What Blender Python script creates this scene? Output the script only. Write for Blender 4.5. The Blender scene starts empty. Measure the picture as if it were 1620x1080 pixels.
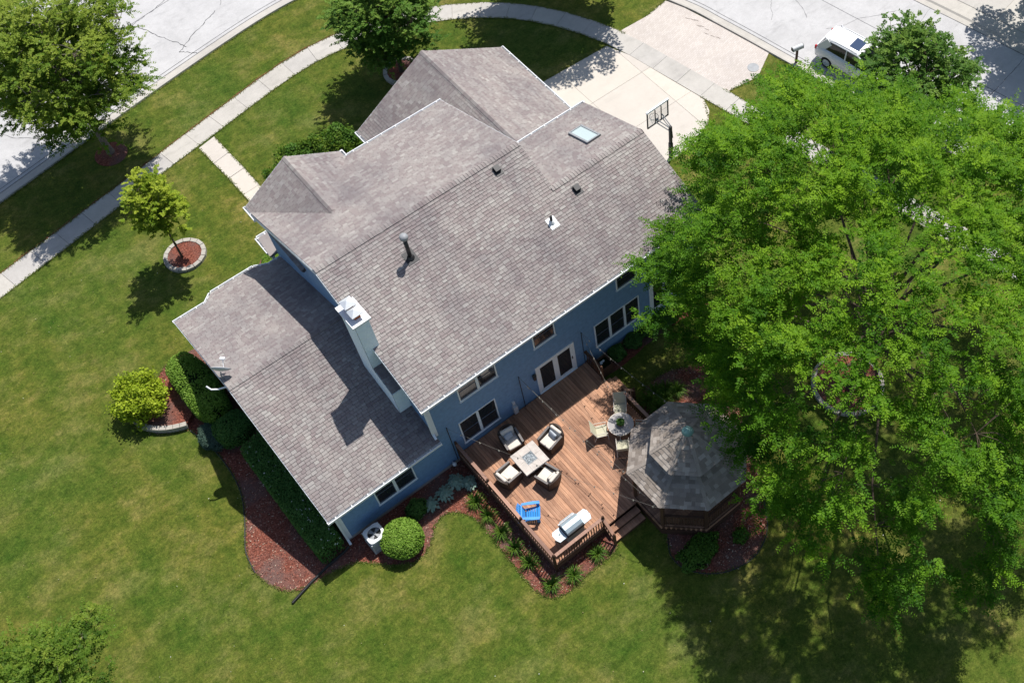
import bpy, bmesh, math, random
import numpy as np
from mathutils import Vector, Matrix

R = math.radians
random.seed(7)
SC = bpy.context.scene
COL = SC.collection

# ------------------------------------------------------------------ camera
cam_d = bpy.data.cameras.new('camera')
cam = bpy.data.objects.new('camera', cam_d)
COL.objects.link(cam)
cam.location = (0, 0, 46)
cam.rotation_euler = (R(90 - 58.1469), 0, R(-41.2627))
cam_d.sensor_width = 36
cam_d.lens = 41.29
cam_d.shift_x = -0.1753
cam_d.shift_y = 0.0031
cam_d.clip_end = 2000
SC.camera = cam

# ------------------------------------------------------------------ sky and sun
SUN = Vector((0.468, 0.192, 1.0)).normalized()
w = bpy.data.worlds.new('World')
SC.world = w
w.use_nodes = True
nt = w.node_tree
sky = nt.nodes.new('ShaderNodeTexSky')
sky.sky_type = 'NISHITA'
sky.sun_disc = False
sky.sun_elevation = math.asin(SUN.z)
sky.sun_rotation = math.atan2(SUN.x, SUN.y)
nt.nodes['Background'].inputs[1].default_value = 0.09
nt.links.new(sky.outputs[0], nt.nodes['Background'].inputs[0])
sl = bpy.data.lights.new('sun', 'SUN')
sl.energy = 4.6
sl.angle = R(0.53)
sl.color = (1.0, 0.965, 0.915)
so = bpy.data.objects.new('sun', sl)
COL.objects.link(so)
so.rotation_euler = SUN.to_track_quat('Z', 'Y').to_euler()
SC.view_settings.view_transform = 'Standard'
SC.view_settings.look = 'None'
SC.view_settings.exposure = 0.32
SC.view_settings.gamma = 1.0
SC.cycles.max_bounces = 5
SC.cycles.diffuse_bounces = 2
SC.cycles.glossy_bounces = 2
SC.cycles.transmission_bounces = 2
SC.cycles.transparent_max_bounces = 6


# ------------------------------------------------------------------ materials
def lin(c):
    """sRGB 0-255 to linear"""
    return tuple((x / 255 / 12.92) if x / 255 <= 0.04045 else ((x / 255 + 0.055) / 1.055) ** 2.4 for x in c)


class NT:
    def __init__(s, name):
        s.m = bpy.data.materials.new(name)
        s.m.use_nodes = True
        s.t = s.m.node_tree
        s.b = s.t.nodes['Principled BSDF']
        s.out = s.t.nodes['Material Output']

    def n(s, typ, **kw):
        x = s.t.nodes.new('ShaderNode' + typ)
        for k, v in kw.items():
            if k.startswith('i_'):
                key = k[2:]
                x.inputs[int(key) if key.isdigit() else key].default_value = v
            else:
                setattr(x, k, v)
        return x

    def l(s, a, b):
        s.t.links.new(a, b)

    def pos(s, scale=(1, 1, 1), rot=0.0):
        g = s.n('NewGeometry')
        m = s.n('Mapping')
        m.inputs['Scale'].default_value = scale
        m.inputs['Rotation'].default_value = (0, 0, rot)
        s.l(g.outputs['Position'], m.inputs['Vector'])
        return m.outputs[0]

    def noise(s, vec, scale, detail=4, rough=0.55):
        x = s.n('TexNoise')
        x.inputs['Scale'].default_value = scale
        x.inputs['Detail'].default_value = detail
        x.inputs['Roughness'].default_value = rough
        s.l(vec, x.inputs['Vector'])
        return x.outputs['Fac']

    def ramp(s, fac, stops, interp='LINEAR'):
        x = s.n('ValToRGB')
        e = x.color_ramp.elements
        x.color_ramp.interpolation = interp
        while len(e) < len(stops):
            e.new(0.5)
        for k, (p, c) in enumerate(stops):
            e[k].position = p
            e[k].color = (*c[:3], 1)
        s.l(fac, x.inputs[0])
        return x.outputs[0]

    def mix(s, fac, a, b, mode='MIX'):
        x = s.n('Mix', data_type='RGBA', blend_type=mode)
        for v, i in ((fac, 0), (a, 6), (b, 7)):
            if hasattr(v, 'is_output') or hasattr(v, 'links'):
                s.l(v, x.inputs[i])
            elif i == 0:
                x.inputs[0].default_value = v
            else:
                x.inputs[i].default_value = (*v[:3], 1)
        return x.outputs[2]

    def bump(s, h, strength=0.3, dist=0.02):
        x = s.n('Bump')
        x.inputs['Strength'].default_value = strength
        x.inputs['Distance'].default_value = dist
        s.l(h, x.inputs['Height'])
        s.l(x.outputs[0], s.b.inputs['Normal'])

    def color(s, c):
        if hasattr(c, 'links'):
            s.l(c, s.b.inputs['Base Color'])
        else:
            s.b.inputs['Base Color'].default_value = (*c, 1)

    def rough(s, r, spec=None, metal=None):
        s.b.inputs['Roughness'].default_value = r
        if spec is not None:
            s.b.inputs['Specular IOR Level'].default_value = spec
        if metal is not None:
            s.b.inputs['Metallic'].default_value = metal


MATS = {}


def plain(name, c, rough=0.6, spec=0.4, metal=0.0, vary=0.12, scale=6.0, bump=0.0):
    if name in MATS:
        return MATS[name]
    t = NT(name)
    f = t.noise(t.pos(), scale, 5)
    lo = tuple(x * (1 - vary) for x in c)
    hi = tuple(min(1, x * (1 + vary)) for x in c)
    t.color(t.ramp(f, [(0.3, lo), (0.7, hi)]))
    t.rough(rough, spec, metal)
    if bump:
        t.bump(f, bump, 0.01)
    MATS[name] = t.m
    return t.m


def m_lawn():
    t = NT('lawn_grass')
    p = t.pos()
    big = t.noise(p, 0.13, 3)
    mid = t.noise(p, 0.75, 5, 0.68)
    ps = t.pos((1, 1.5, 1), 0.6)
    patch = t.noise(ps, 0.36, 6, 0.72)
    fine = t.noise(p, 4.2, 6, 0.8)
    vfine = t.noise(p, 17.0, 5, 0.85)
    c = t.ramp(mid, [(0.30, (0.062, 0.108, 0.016)), (0.5, (0.108, 0.145, 0.026)), (0.70, (0.165, 0.180, 0.046))])
    c2 = t.ramp(patch, [(0.34, (0.046, 0.105, 0.013)), (0.50, (0.118, 0.145, 0.030)), (0.62, (0.235, 0.215, 0.088))])
    c = t.mix(0.55, c, c2)
    b = t.ramp(big, [(0.35, (0.80, 0.93, 0.85)), (0.65, (1.14, 1.03, 1.0))])
    c = t.mix(1.0, c, b, 'MULTIPLY')
    c = t.mix(1.0, c, (0.75, 0.755, 0.60), 'MULTIPLY')
    mow = t.noise(t.pos((1.0, 0.12, 1), 0.62), 0.9, 2, 0.5)
    c = t.mix(1.0, c, t.ramp(mow, [(0.38, (0.90, 0.97, 0.90)), (0.62, (1.08, 1.02, 1.06))]), 'MULTIPLY')
    g9 = t.noise(t.pos(), 9.5, 3, 0.8)
    c = t.mix(0.8, c, t.ramp(g9, [(0.34, (0.66, 0.70, 0.64)), (0.5, (1, 1, 1)), (0.66, (1.40, 1.34, 1.36))]), 'MULTIPLY')
    tuft = t.noise(t.pos(), 1.9, 7, 0.78)
    c = t.mix(0.9, c, t.ramp(tuft, [(0.36, (0.60, 0.72, 0.58)), (0.50, (1.0, 1.0, 1.0)), (0.64, (1.42, 1.25, 1.45))]), 'MULTIPLY')
    f = t.ramp(fine, [(0.30, (0.58, 0.62, 0.56)), (0.52, (1.0, 1.0, 1.0)), (0.74, (1.50, 1.40, 1.45))])
    c = t.mix(0.85, c, f, 'MULTIPLY')
    f2 = t.ramp(vfine, [(0.3, (0.50, 0.55, 0.5)), (0.7, (1.55, 1.48, 1.45))])
    c = t.mix(0.9, c, f2, 'MULTIPLY')
    t.color(c)
    t.rough(0.9, 0.12)
    h = t.n('Math', operation='ADD')
    t.l(fine, h.inputs[0])
    t.l(vfine, h.inputs[1])
    t.bump(h.outputs[0], 0.5, 0.06)
    return t.m


def m_concrete(name, c, stain=0.12, speck=0.1):
    t = NT(name)
    p = t.pos()
    a = t.noise(p, 0.5, 5, 0.6)
    b = t.noise(p, 3.0, 5, 0.7)
    f = t.noise(p, 40, 3, 0.8)
    oi = t.n('ObjectInfo')
    col = t.ramp(a, [(0.3, tuple(x * (1 - stain) for x in c)), (0.6, c)])
    col = t.mix(1.0, col, t.ramp(b, [(0.3, (1 - stain * 0.7,) * 3), (0.6, (1.0,) * 3)]), 'MULTIPLY')
    col = t.mix(1.0, col, t.ramp(f, [(0.3, (1 - speck,) * 3), (0.7, (1 + speck,) * 3)]), 'MULTIPLY')
    bl = t.noise(t.pos((0.5, 1.6, 1), 0.25), 1.1, 6, 0.7)
    col = t.mix(1.0, col, t.ramp(bl, [(0.30, (1 - stain * 1.3,) * 3), (0.46, (1.0,) * 3)]), 'MULTIPLY')
    col = t.mix(1.0, col, t.ramp(oi.outputs['Random'], [(0.0, (0.93, 0.93, 0.94)), (1.0, (1.04, 1.03, 1.0))]), 'MULTIPLY')
    t.color(col)
    t.rough(0.85, 0.25)
    t.bump(f, 0.15, 0.005)
    return t.m


def m_mulch():
    t = NT('red_mulch')
    p = t.pos()
    v = t.n('TexVoronoi', feature='F1')
    v.inputs['Scale'].default_value = 20
    mp = t.pos((1.0, 1.7, 1))
    t.l(mp, v.inputs['Vector'])
    a = t.noise(p, 0.55, 4, 0.6)
    f = t.noise(p, 14, 5, 0.7)
    base = t.ramp(f, [(0.28, (0.055, 0.022, 0.017)), (0.5, (0.185, 0.062, 0.043)), (0.72, (0.37, 0.145, 0.100))])
    chip = t.ramp(v.outputs['Color'], [(0.1, (0.6, 0.6, 0.6)), (0.9, (1.35, 1.3, 1.25))])
    col = t.mix(0.9, base, chip, 'MULTIPLY')
    worn = t.ramp(a, [(0.44, (0, 0, 0)), (0.62, (1, 1, 1))])
    col2 = t.mix(0.7, col, (0.135, 0.098, 0.088))
    col = t.mix(worn, col, col2)
    t.color(col)
    t.rough(0.95, 0.1)
    t.bump(f, 0.9, 0.05)
    return t.m


def m_shingle(name, stops, rowdark=0.0):
    t = NT(name)
    g = t.n('NewGeometry')
    col = t.ramp(g.outputs['Random Per Island'], stops)
    p = t.pos()
    f = t.noise(p, 45, 3, 0.8)
    a = t.noise(p, 0.35, 4, 0.6)
    col = t.mix(1.0, col, t.ramp(f, [(0.3, (0.84,) * 3), (0.7, (1.16,) * 3)]), 'MULTIPLY')
    col = t.mix(1.0, col, t.ramp(a, [(0.32, (0.80, 0.79, 0.80)), (0.6, (1.04, 1.03, 1.0))]), 'MULTIPLY')
    st = t.noise(t.pos((0.9, 0.22, 0.22)), 1.0, 4, 0.6)
    col = t.mix(1.0, col, t.ramp(st, [(0.36, (0.86, 0.86, 0.88)), (0.55, (1.0, 1.0, 1.0))]), 'MULTIPLY')
    t.color(col)
    t.rough(0.9, 0.2)
    t.bump(f, 0.2, 0.004)
    return t.m


def m_leaf(name, stops, trans=0.35, rough=0.55, spec=0.12):
    t = NT(name)
    at = t.n('Attribute', attribute_name='tint')
    col = t.ramp(at.outputs['Fac'], stops)
    t.color(col)
    t.rough(rough, spec)
    tr = t.n('BsdfTranslucent')
    c2 = t.mix(1.0, col, (1.25, 1.35, 0.55), 'MULTIPLY')
    t.l(c2, tr.inputs['Color'])
    mx = t.n('MixShader')
    mx.inputs[0].default_value = trans
    t.l(t.b.outputs[0], mx.inputs[1])
    t.l(tr.outputs[0], mx.inputs[2])
    t.l(mx.outputs[0], t.out.inputs['Surface'])
    return t.m


def m_deck(name, c_lo, c_hi, axis='y'):
    t = NT(name)
    oi = t.n('ObjectInfo')
    sc = (14, 1.0, 14) if axis == 'y' else (1.0, 14, 14)
    p = t.pos(sc)
    f = t.noise(p, 1.0, 6, 0.7)
    p2 = t.pos()
    k = t.noise(p2, 1.2, 4, 0.6)
    col = t.ramp(f, [(0.3, c_lo), (0.7, c_hi)])
    col = t.mix(1.0, col, t.ramp(oi.outputs['Random'], [(0, (0.70, 0.68, 0.68)), (0.5, (1, 1, 1)), (1.0, (1.22, 1.18, 1.12))]), 'MULTIPLY')
    col = t.mix(1.0, col, t.ramp(k, [(0.3, (0.82, 0.80, 0.80)), (0.65, (1.1, 1.1, 1.1))]), 'MULTIPLY')
    t.color(col)
    t.rough(0.7, 0.25)
    t.bump(f, 0.25, 0.006)
    return t.m


def m_pavers():
    t = NT('brick_pavers')
    p = t.pos((1, 1, 1), R(-13))
    br = t.n('TexBrick')
    br.inputs['Scale'].default_value = 4.6
    br.inputs['Color1'].default_value = (0.50, 0.448, 0.405, 1)
    br.inputs['Color2'].default_value = (0.56, 0.51, 0.468, 1)
    br.inputs['Mortar'].default_value = (0.38, 0.32, 0.28, 1)
    br.inputs['Mortar Size'].default_value = 0.022
    br.inputs['Brick Width'].default_value = 1.0
    br.inputs['Row Height'].default_value = 0.5
    t.l(p, br.inputs['Vector'])
    a = t.noise(t.pos(), 0.45, 5, 0.65)
    col = t.mix(1.0, br.outputs['Color'], t.ramp(a, [(0.3, (0.90, 0.90, 0.91)), (0.6, (1.02, 1.02, 1.02))]), 'MULTIPLY')
    t.color(col)
    t.rough(0.85, 0.2)
    t.bump(br.outputs['Fac'], -0.3, 0.01)
    return t.m


def m_glass(name, c, rough=0.06):
    t = NT(name)
    t.color(c)
    t.rough(rough, 0.6)
    return t.m


M = dict(
    lawn=m_lawn(),
    road=m_concrete('road_concrete', (0.53, 0.52, 0.51), 0.14, 0.12),
    curb=m_concrete('curb_concrete', (0.48, 0.455, 0.42), 0.12, 0.08),
    walk=m_concrete('sidewalk_concrete', (0.49, 0.465, 0.43), 0.13, 0.08),
    drive=m_concrete('driveway_concrete', (0.575, 0.525, 0.465), 0.06, 0.06),
    joint=plain('joint_dark', (0.20, 0.17, 0.15), 0.95, 0.1),
    crack=plain('crack_sealant', (0.10, 0.10, 0.105), 0.9, 0.1, vary=0.5),
    pavers=m_pavers(),
    mulch=m_mulch(),
    shingle=m_shingle('asphalt_shingles', [(0.0, (0.240, 0.203, 0.200)), (0.3, (0.268, 0.235, 0.228)), (0.62, (0.290, 0.262, 0.252)), (0.9, (0.310, 0.286, 0.273)), (1.0, (0.352, 0.332, 0.314))]),
    shake=m_shingle('gazebo_shakes', [(0.0, (0.225, 0.190, 0.160)), (0.4, (0.30, 0.258, 0.222)), (0.75, (0.365, 0.32, 0.278)), (1.0, (0.45, 0.40, 0.35))]),
    decking=plain('roof_decking', (0.10, 0.085, 0.08), 0.9, 0.1),
    siding=plain('blue_siding', (0.165, 0.280, 0.440), 0.6, 0.3, vary=0.12),
    white=plain('white_paint', (0.78, 0.79, 0.80), 0.5, 0.4, vary=0.04),
    trim=plain('window_trim', (0.78, 0.82, 0.85), 0.5, 0.4, vary=0.04),
    chim=plain('chimney_siding', (0.83, 0.92, 0.98), 0.6, 0.3, vary=0.05),
    found=plain('foundation', (0.35, 0.32, 0.29), 0.9, 0.1),
    glass=m_glass('window_glass', (0.022, 0.026, 0.032)),
    blind=plain('window_blind', (0.10, 0.12, 0.16), 0.6, 0.2),
    skyglass=m_glass('skylight_glass', (0.46, 0.54, 0.54), 0.1),
    black=plain('black_metal', (0.016, 0.016, 0.018), 0.45, 0.5),
    dark=plain('dark_plastic', (0.03, 0.03, 0.033), 0.6, 0.3),
    steel=plain('steel', (0.40, 0.48, 0.52), 0.36, 0.5, metal=0.35, vary=0.04),
    galv=plain('galvanised', (0.72, 0.74, 0.76), 0.4, 0.5, metal=0.4, vary=0.05),
    grey=plain('grey_metal', (0.28, 0.29, 0.30), 0.5, 0.4),
    lgrey=plain('light_grey_metal', (0.55, 0.56, 0.57), 0.5, 0.4),
    armcap=plain('grey_wicker', (0.17, 0.155, 0.15), 0.6, 0.3, vary=0.3, scale=50, bump=0.4),  # arm tops, paler and greyer than the brown wicker below
    clay=plain('clay_flue', (0.42, 0.13, 0.06), 0.8, 0.2),
    deck=m_deck('deck_boards', (0.285, 0.142, 0.084), (0.52, 0.300, 0.190), 'y'),
    rail=m_deck('rail_wood', (0.26, 0.150, 0.110), (0.42, 0.255, 0.190), 'y'),
    dwood=m_deck('dark_wood', (0.070, 0.035, 0.022), (0.125, 0.066, 0.042), 'x'),
    wicker=plain('brown_wicker', (0.050, 0.035, 0.028), 0.6, 0.3, vary=0.45, scale=60, bump=0.6),
    cream=plain('cream_cushion', (0.66, 0.60, 0.53), 0.85, 0.1, vary=0.05, scale=20, bump=0.1),
    stripe=plain('grey_pillow', (0.42, 0.45, 0.49), 0.85, 0.1, vary=0.15, scale=30),
    tile=plain('table_tile', (0.47, 0.42, 0.38), 0.5, 0.4, vary=0.18, scale=4),
    fireglass=plain('fire_glass', (0.26, 0.29, 0.31), 0.25, 0.6, vary=0.8, scale=22, bump=1.0),
    blue=plain('blue_plastic', (0.045, 0.27, 0.66), 0.45, 0.4, vary=0.06),
    sling=plain('sling_fabric', (0.50, 0.48, 0.36), 0.8, 0.1, vary=0.06),
    tglass=m_glass('table_glass', (0.36, 0.34, 0.33), 0.12),
    stone=m_concrete('edging_stone', (0.46, 0.43, 0.38), 0.25, 0.15),
    bark=plain('bark', (0.10, 0.075, 0.055), 0.95, 0.1, vary=0.35, scale=14, bump=0.6),
    bark2=plain('grey_bark', (0.20, 0.165, 0.14), 0.95, 0.1, vary=0.3, scale=14, bump=0.6),
    carpaint=plain('white_car_paint', (0.80, 0.80, 0.80), 0.22, 0.5, vary=0.01),
    carglass=m_glass('car_glass', (0.01, 0.012, 0.015), 0.05),
    sunroof=m_glass('sunroof_glass', (0.035, 0.06, 0.12), 0.08),
    redlamp=plain('red_lamp', (0.45, 0.02, 0.02), 0.25, 0.5),
    tyre=plain('tyre', (0.02, 0.02, 0.02), 0.85, 0.2),
    soil=plain('edge_soil', (0.125, 0.055, 0.030), 0.95, 0.1, vary=0.4, scale=9),
    teal=plain('green_copper', (0.16, 0.30, 0.28), 0.4, 0.4, vary=0.2),
    bulb=plain('bulb_glass', (0.45, 0.42, 0.36), 0.2, 0.5),
    wire=plain('wire', (0.16, 0.15, 0.13), 0.6, 0.3),
    l_locust=m_leaf('locust_leaves', [(0.0, (0.030, 0.100, 0.006)), (0.45, (0.085, 0.205, 0.009)), (1.0, (0.205, 0.350, 0.018))], 0.38),
    l_maple=m_leaf('maple_leaves', [(0.0, (0.045, 0.100, 0.012)), (0.5, (0.105, 0.185, 0.020)), (1.0, (0.235, 0.300, 0.040))], 0.34),
    l_dark=m_leaf('dark_maple_leaves', [(0.0, (0.030, 0.085, 0.012)), (0.5, (0.072, 0.160, 0.022)), (1.0, (0.165, 0.260, 0.042))], 0.28),
    l_young=m_leaf('young_maple_leaves', [(0.0, (0.085, 0.155, 0.012)), (0.5, (0.19, 0.275, 0.02)), (1.0, (0.33, 0.39, 0.04))], 0.32),
    l_yellow=m_leaf('yellow_shrub_leaves', [(0.0, (0.14, 0.21, 0.014)), (0.5, (0.30, 0.39, 0.025)), (1.0, (0.46, 0.52, 0.05))], 0.28),
    l_box=m_leaf('boxwood_leaves', [(0.0, (0.075, 0.165, 0.020)), (0.5, (0.165, 0.290, 0.036)), (1.0, (0.28, 0.41, 0.075))], 0.24),
    l_shrub=m_leaf('shrub_leaves', [(0.0, (0.030, 0.085, 0.014)), (0.5, (0.075, 0.165, 0.022)), (1.0, (0.14, 0.25, 0.035))], 0.25),
    l_hedge=m_leaf('hedge_leaves', [(0.0, (0.036, 0.105, 0.024)), (0.6, (0.085, 0.19, 0.040)), (1.0, (0.16, 0.27, 0.065))], 0.2),
    l_spruce=m_leaf('blue_spruce_needles', [(0.0, (0.040, 0.085, 0.065)), (1.0, (0.11, 0.17, 0.13))], 0.1),
    l_hosta=m_leaf('hosta_leaves', [(0.0, (0.16, 0.28, 0.23)), (0.6, (0.28, 0.40, 0.33)), (1.0, (0.48, 0.56, 0.42))], 0.2),
    l_lily=m_leaf('daylily_leaves', [(0.0, (0.035, 0.095, 0.012)), (0.6, (0.09, 0.175, 0.02)), (1.0, (0.19, 0.26, 0.035))], 0.25),
    l_fringe=m_leaf('grass_blades', [(0.0, (0.07, 0.12, 0.018)), (0.6, (0.14, 0.18, 0.035)), (1.0, (0.26, 0.25, 0.09))], 0.3),
    chip=m_leaf('mulch_chip', [(0.0, (0.07, 0.028, 0.02)), (0.35, (0.20, 0.07, 0.05)), (0.7, (0.36, 0.15, 0.11)), (0.9, (0.40, 0.27, 0.20)), (1.0, (0.52, 0.42, 0.33))], 0.0),
    straw=m_leaf('straw_and_clover', [(0.0, (0.16, 0.14, 0.05)), (0.75, (0.26, 0.22, 0.10)), (0.9, (0.42, 0.40, 0.26)), (1.0, (0.7, 0.7, 0.62))], 0.1),
    petal=plain('white_petals', (0.75, 0.76, 0.62), 0.7, 0.2),
    inner=plain('dark_fill', (0.012, 0.022, 0.008), 1.0, 0.0, vary=0.3),
)


def clear_acrylic():
    t = NT('clear_acrylic')
    tr = t.n('BsdfTransparent')
    mx = t.n('MixShader')
    mx.inputs[0].default_value = 0.86
    t.color((0.75, 0.76, 0.76))
    t.rough(0.1, 0.5)
    t.l(t.b.outputs[0], mx.inputs[1])
    t.l(tr.outputs[0], mx.inputs[2])
    t.l(mx.outputs[0], t.out.inputs['Surface'])
    return t.m


M['acrylic'] = clear_acrylic()


# ------------------------------------------------------------------ mesh helpers
class MB:
    def __init__(s):
        s.v = []
        s.f = []

    def add(s, vs, fs):
        o = len(s.v)
        s.v += [tuple(x) for x in vs]
        s.f += [tuple(i + o for i in f) for f in fs]
        return s

    def hexa(s, p):
        return s.add(p, [(0, 3, 2, 1), (4, 5, 6, 7), (0, 1, 5, 4), (1, 2, 6, 5), (2, 3, 7, 6), (3, 0, 4, 7)])

    def box(s, c, d, rz=0.0, rx=0.0, ry=0.0):
        m = Matrix.Rotation(rz, 3, 'Z') @ Matrix.Rotation(ry, 3, 'Y') @ Matrix.Rotation(rx, 3, 'X')
        a, b, e = d[0] / 2, d[1] / 2, d[2] / 2
        p = [(-a, -b, -e), (a, -b, -e), (a, b, -e), (-a, b, -e), (-a, -b, e), (a, -b, e), (a, b, e), (-a, b, e)]
        return s.hexa([Vector(c) + m @ Vector(q) for q in p])

    def b2(s, x0, x1, y0, y1, z0, z1):
        return s.box(((x0 + x1) / 2, (y0 + y1) / 2, (z0 + z1) / 2), (x1 - x0, y1 - y0, z1 - z0))

    def prism(s, poly, z0, z1):
        n = len(poly)
        vs = [(x, y, z0) for x, y in poly] + [(x, y, z1) for x, y in poly]
        fs = [tuple(range(n - 1, -1, -1)), tuple(range(n, 2 * n))]
        fs += [(i, (i + 1) % n, n + (i + 1) % n, n + i) for i in range(n)]
        return s.add(vs, fs)

    def bar(s, p0, p1, wd, ht, up=(0, 0, 1)):
        p0, p1, up = Vector(p0), Vector(p1), Vector(up)
        d = (p1 - p0).normalized()
        if abs(d.dot(up)) > 0.99:
            up = Vector((0, 1, 0))
        a = d.cross(up).normalized() * wd / 2
        b = a.cross(d).normalized() * ht / 2
        q = [p0 - a - b, p0 + a - b, p0 + a + b, p0 - a + b]
        return s.hexa([q[0], q[1], q[2], q[3]] + [x + (p1 - p0) for x in q])

    def tube(s, pts, rad, n=8, cap=True):
        pts = [Vector(p) for p in pts]
        if not hasattr(rad, '__len__'):
            rad = [rad] * len(pts)
        o = len(s.v)
        prev = None
        for i, p in enumerate(pts):
            d = (pts[min(i + 1, len(pts) - 1)] - pts[max(i - 1, 0)]).normalized()
            if prev is None:
                a = d.cross(Vector((0.31, 0.17, 0.93))).normalized()
            else:
                a = (prev - d * prev.dot(d)).normalized()
            prev = a
            b = d.cross(a)
            for k in range(n):
                t = 2 * math.pi * k / n
                s.v.append(tuple(p + (a * math.cos(t) + b * math.sin(t)) * rad[i]))
        for i in range(len(pts) - 1):
            for k in range(n):
                k2 = (k + 1) % n
                s.f.append((o + i * n + k, o + i * n + k2, o + (i + 1) * n + k2, o + (i + 1) * n + k))
        if cap:
            s.f.append(tuple(o + k for k in range(n - 1, -1, -1)))
            s.f.append(tuple(o + (len(pts) - 1) * n + k for k in range(n)))
        return s

    def lathe(s, c, prof, n=16):
        o = len(s.v)
        for r, z in prof:
            for k in range(n):
                t = 2 * math.pi * k / n
                s.v.append((c[0] + r * math.cos(t), c[1] + r * math.sin(t), c[2] + z))
        for i in range(len(prof) - 1):
            for k in range(n):
                k2 = (k + 1) % n
                s.f.append((o + i * n + k, o + i * n + k2, o + (i + 1) * n + k2, o + (i + 1) * n + k))
        s.f.append(tuple(o + k for k in range(n - 1, -1, -1)))
        s.f.append(tuple(o + (len(prof) - 1) * n + k for k in range(n)))
        return s

    def rbox(s, c, d, r=0.03, seg=2, rz=0.0, rx=0.0, ry=0.0):
        bm = bmesh.new()
        bmesh.ops.create_cube(bm, size=1.0)
        for v in bm.verts:
            v.co = Vector((v.co.x * d[0], v.co.y * d[1], v.co.z * d[2]))
        bmesh.ops.bevel(bm, geom=bm.edges[:], offset=r, segments=seg, affect='EDGES', profile=0.5)
        m = Matrix.Rotation(rz, 3, 'Z') @ Matrix.Rotation(ry, 3, 'Y') @ Matrix.Rotation(rx, 3, 'X')
        bm.verts.index_update()
        s.add([Vector(c) + m @ v.co for v in bm.verts], [[v.index for v in f.verts] for f in bm.faces])
        bm.free()
        return s

    def build(s, name, mat, parent=None, smooth=False):
        me = bpy.data.meshes.new(name)
        me.from_pydata(s.v, [], s.f)
        me.update()
        if smooth:
            me.polygons.foreach_set('use_smooth', [True] * len(me.polygons))
        me.materials.append(M[mat] if isinstance(mat, str) else mat)
        o = bpy.data.objects.new(name, me)
        COL.objects.link(o)
        o.parent = parent
        return o


def tag(o, label, cat, group=None):
    o['label'] = label
    o['category'] = cat
    if group:
        o['group'] = group
    return o


def thing(name, label, cat, loc=(0, 0, 0), rz=0.0, group=None):
    o = bpy.data.objects.new(name, None)
    o.empty_display_size = 0.3
    COL.objects.link(o)
    o.location = loc
    o.rotation_euler = (0, 0, rz)
    return tag(o, label, cat, group)


def struct(o):
    o['kind'] = 'structure'
    return o


def stuff(o):
    o['kind'] = 'stuff'
    return o


def dup(root, loc, rz, label):
    r = root.copy()
    COL.objects.link(r)
    r.location = loc
    r.rotation_euler = (0, 0, rz)
    r['label'] = label
    for ch in list(root.children):
        c = ch.copy()
        COL.objects.link(c)
        c.parent = r
        for g in list(ch.children):
            d = g.copy()
            COL.objects.link(d)
            d.parent = c
    return r


def piece(src, parent, loc=(0, 0, 0), rot=(0, 0, 0), scale=(1, 1, 1)):
    o = src.copy()
    COL.objects.link(o)
    o.parent = parent
    o.location = loc
    o.rotation_euler = rot
    o.scale = scale
    return o


def quads(name, V, mat, parent=None, tint=None):
    """V: (n,4,3) array of quads -> one mesh object"""
    n = len(V)
    me = bpy.data.meshes.new(name)
    me.vertices.add(n * 4)
    me.vertices.foreach_set('co', np.ascontiguousarray(V, dtype=np.float32).ravel())
    me.loops.add(n * 4)
    me.loops.foreach_set('vertex_index', np.arange(n * 4, dtype=np.int32))
    me.polygons.add(n)
    me.polygons.foreach_set('loop_start', np.arange(0, n * 4, 4, dtype=np.int32))
    me.update(calc_edges=True)
    if tint is not None:
        a = me.attributes.new('tint', 'FLOAT', 'FACE')
        a.data.foreach_set('value', np.clip(tint, 0, 1).astype(np.float32))
    me.materials.append(M[mat])
    o = bpy.data.objects.new(name, me)
    COL.objects.link(o)
    o.parent = parent
    return o


def span(poly, v):
    us = []
    n = len(poly)
    for i in range(n):
        (u0, v0), (u1, v1) = poly[i], poly[(i + 1) % n]
        if abs(v1 - v0) < 1e-9:
            if abs(v - v0) < 1e-6:
                us += [u0, u1]
        elif min(v0, v1) - 1e-9 <= v <= max(v0, v1) + 1e-9:
            us.append(u0 + (u1 - u0) * (v - v0) / (v1 - v0))
    return (min(us), max(us)) if us else None


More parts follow.
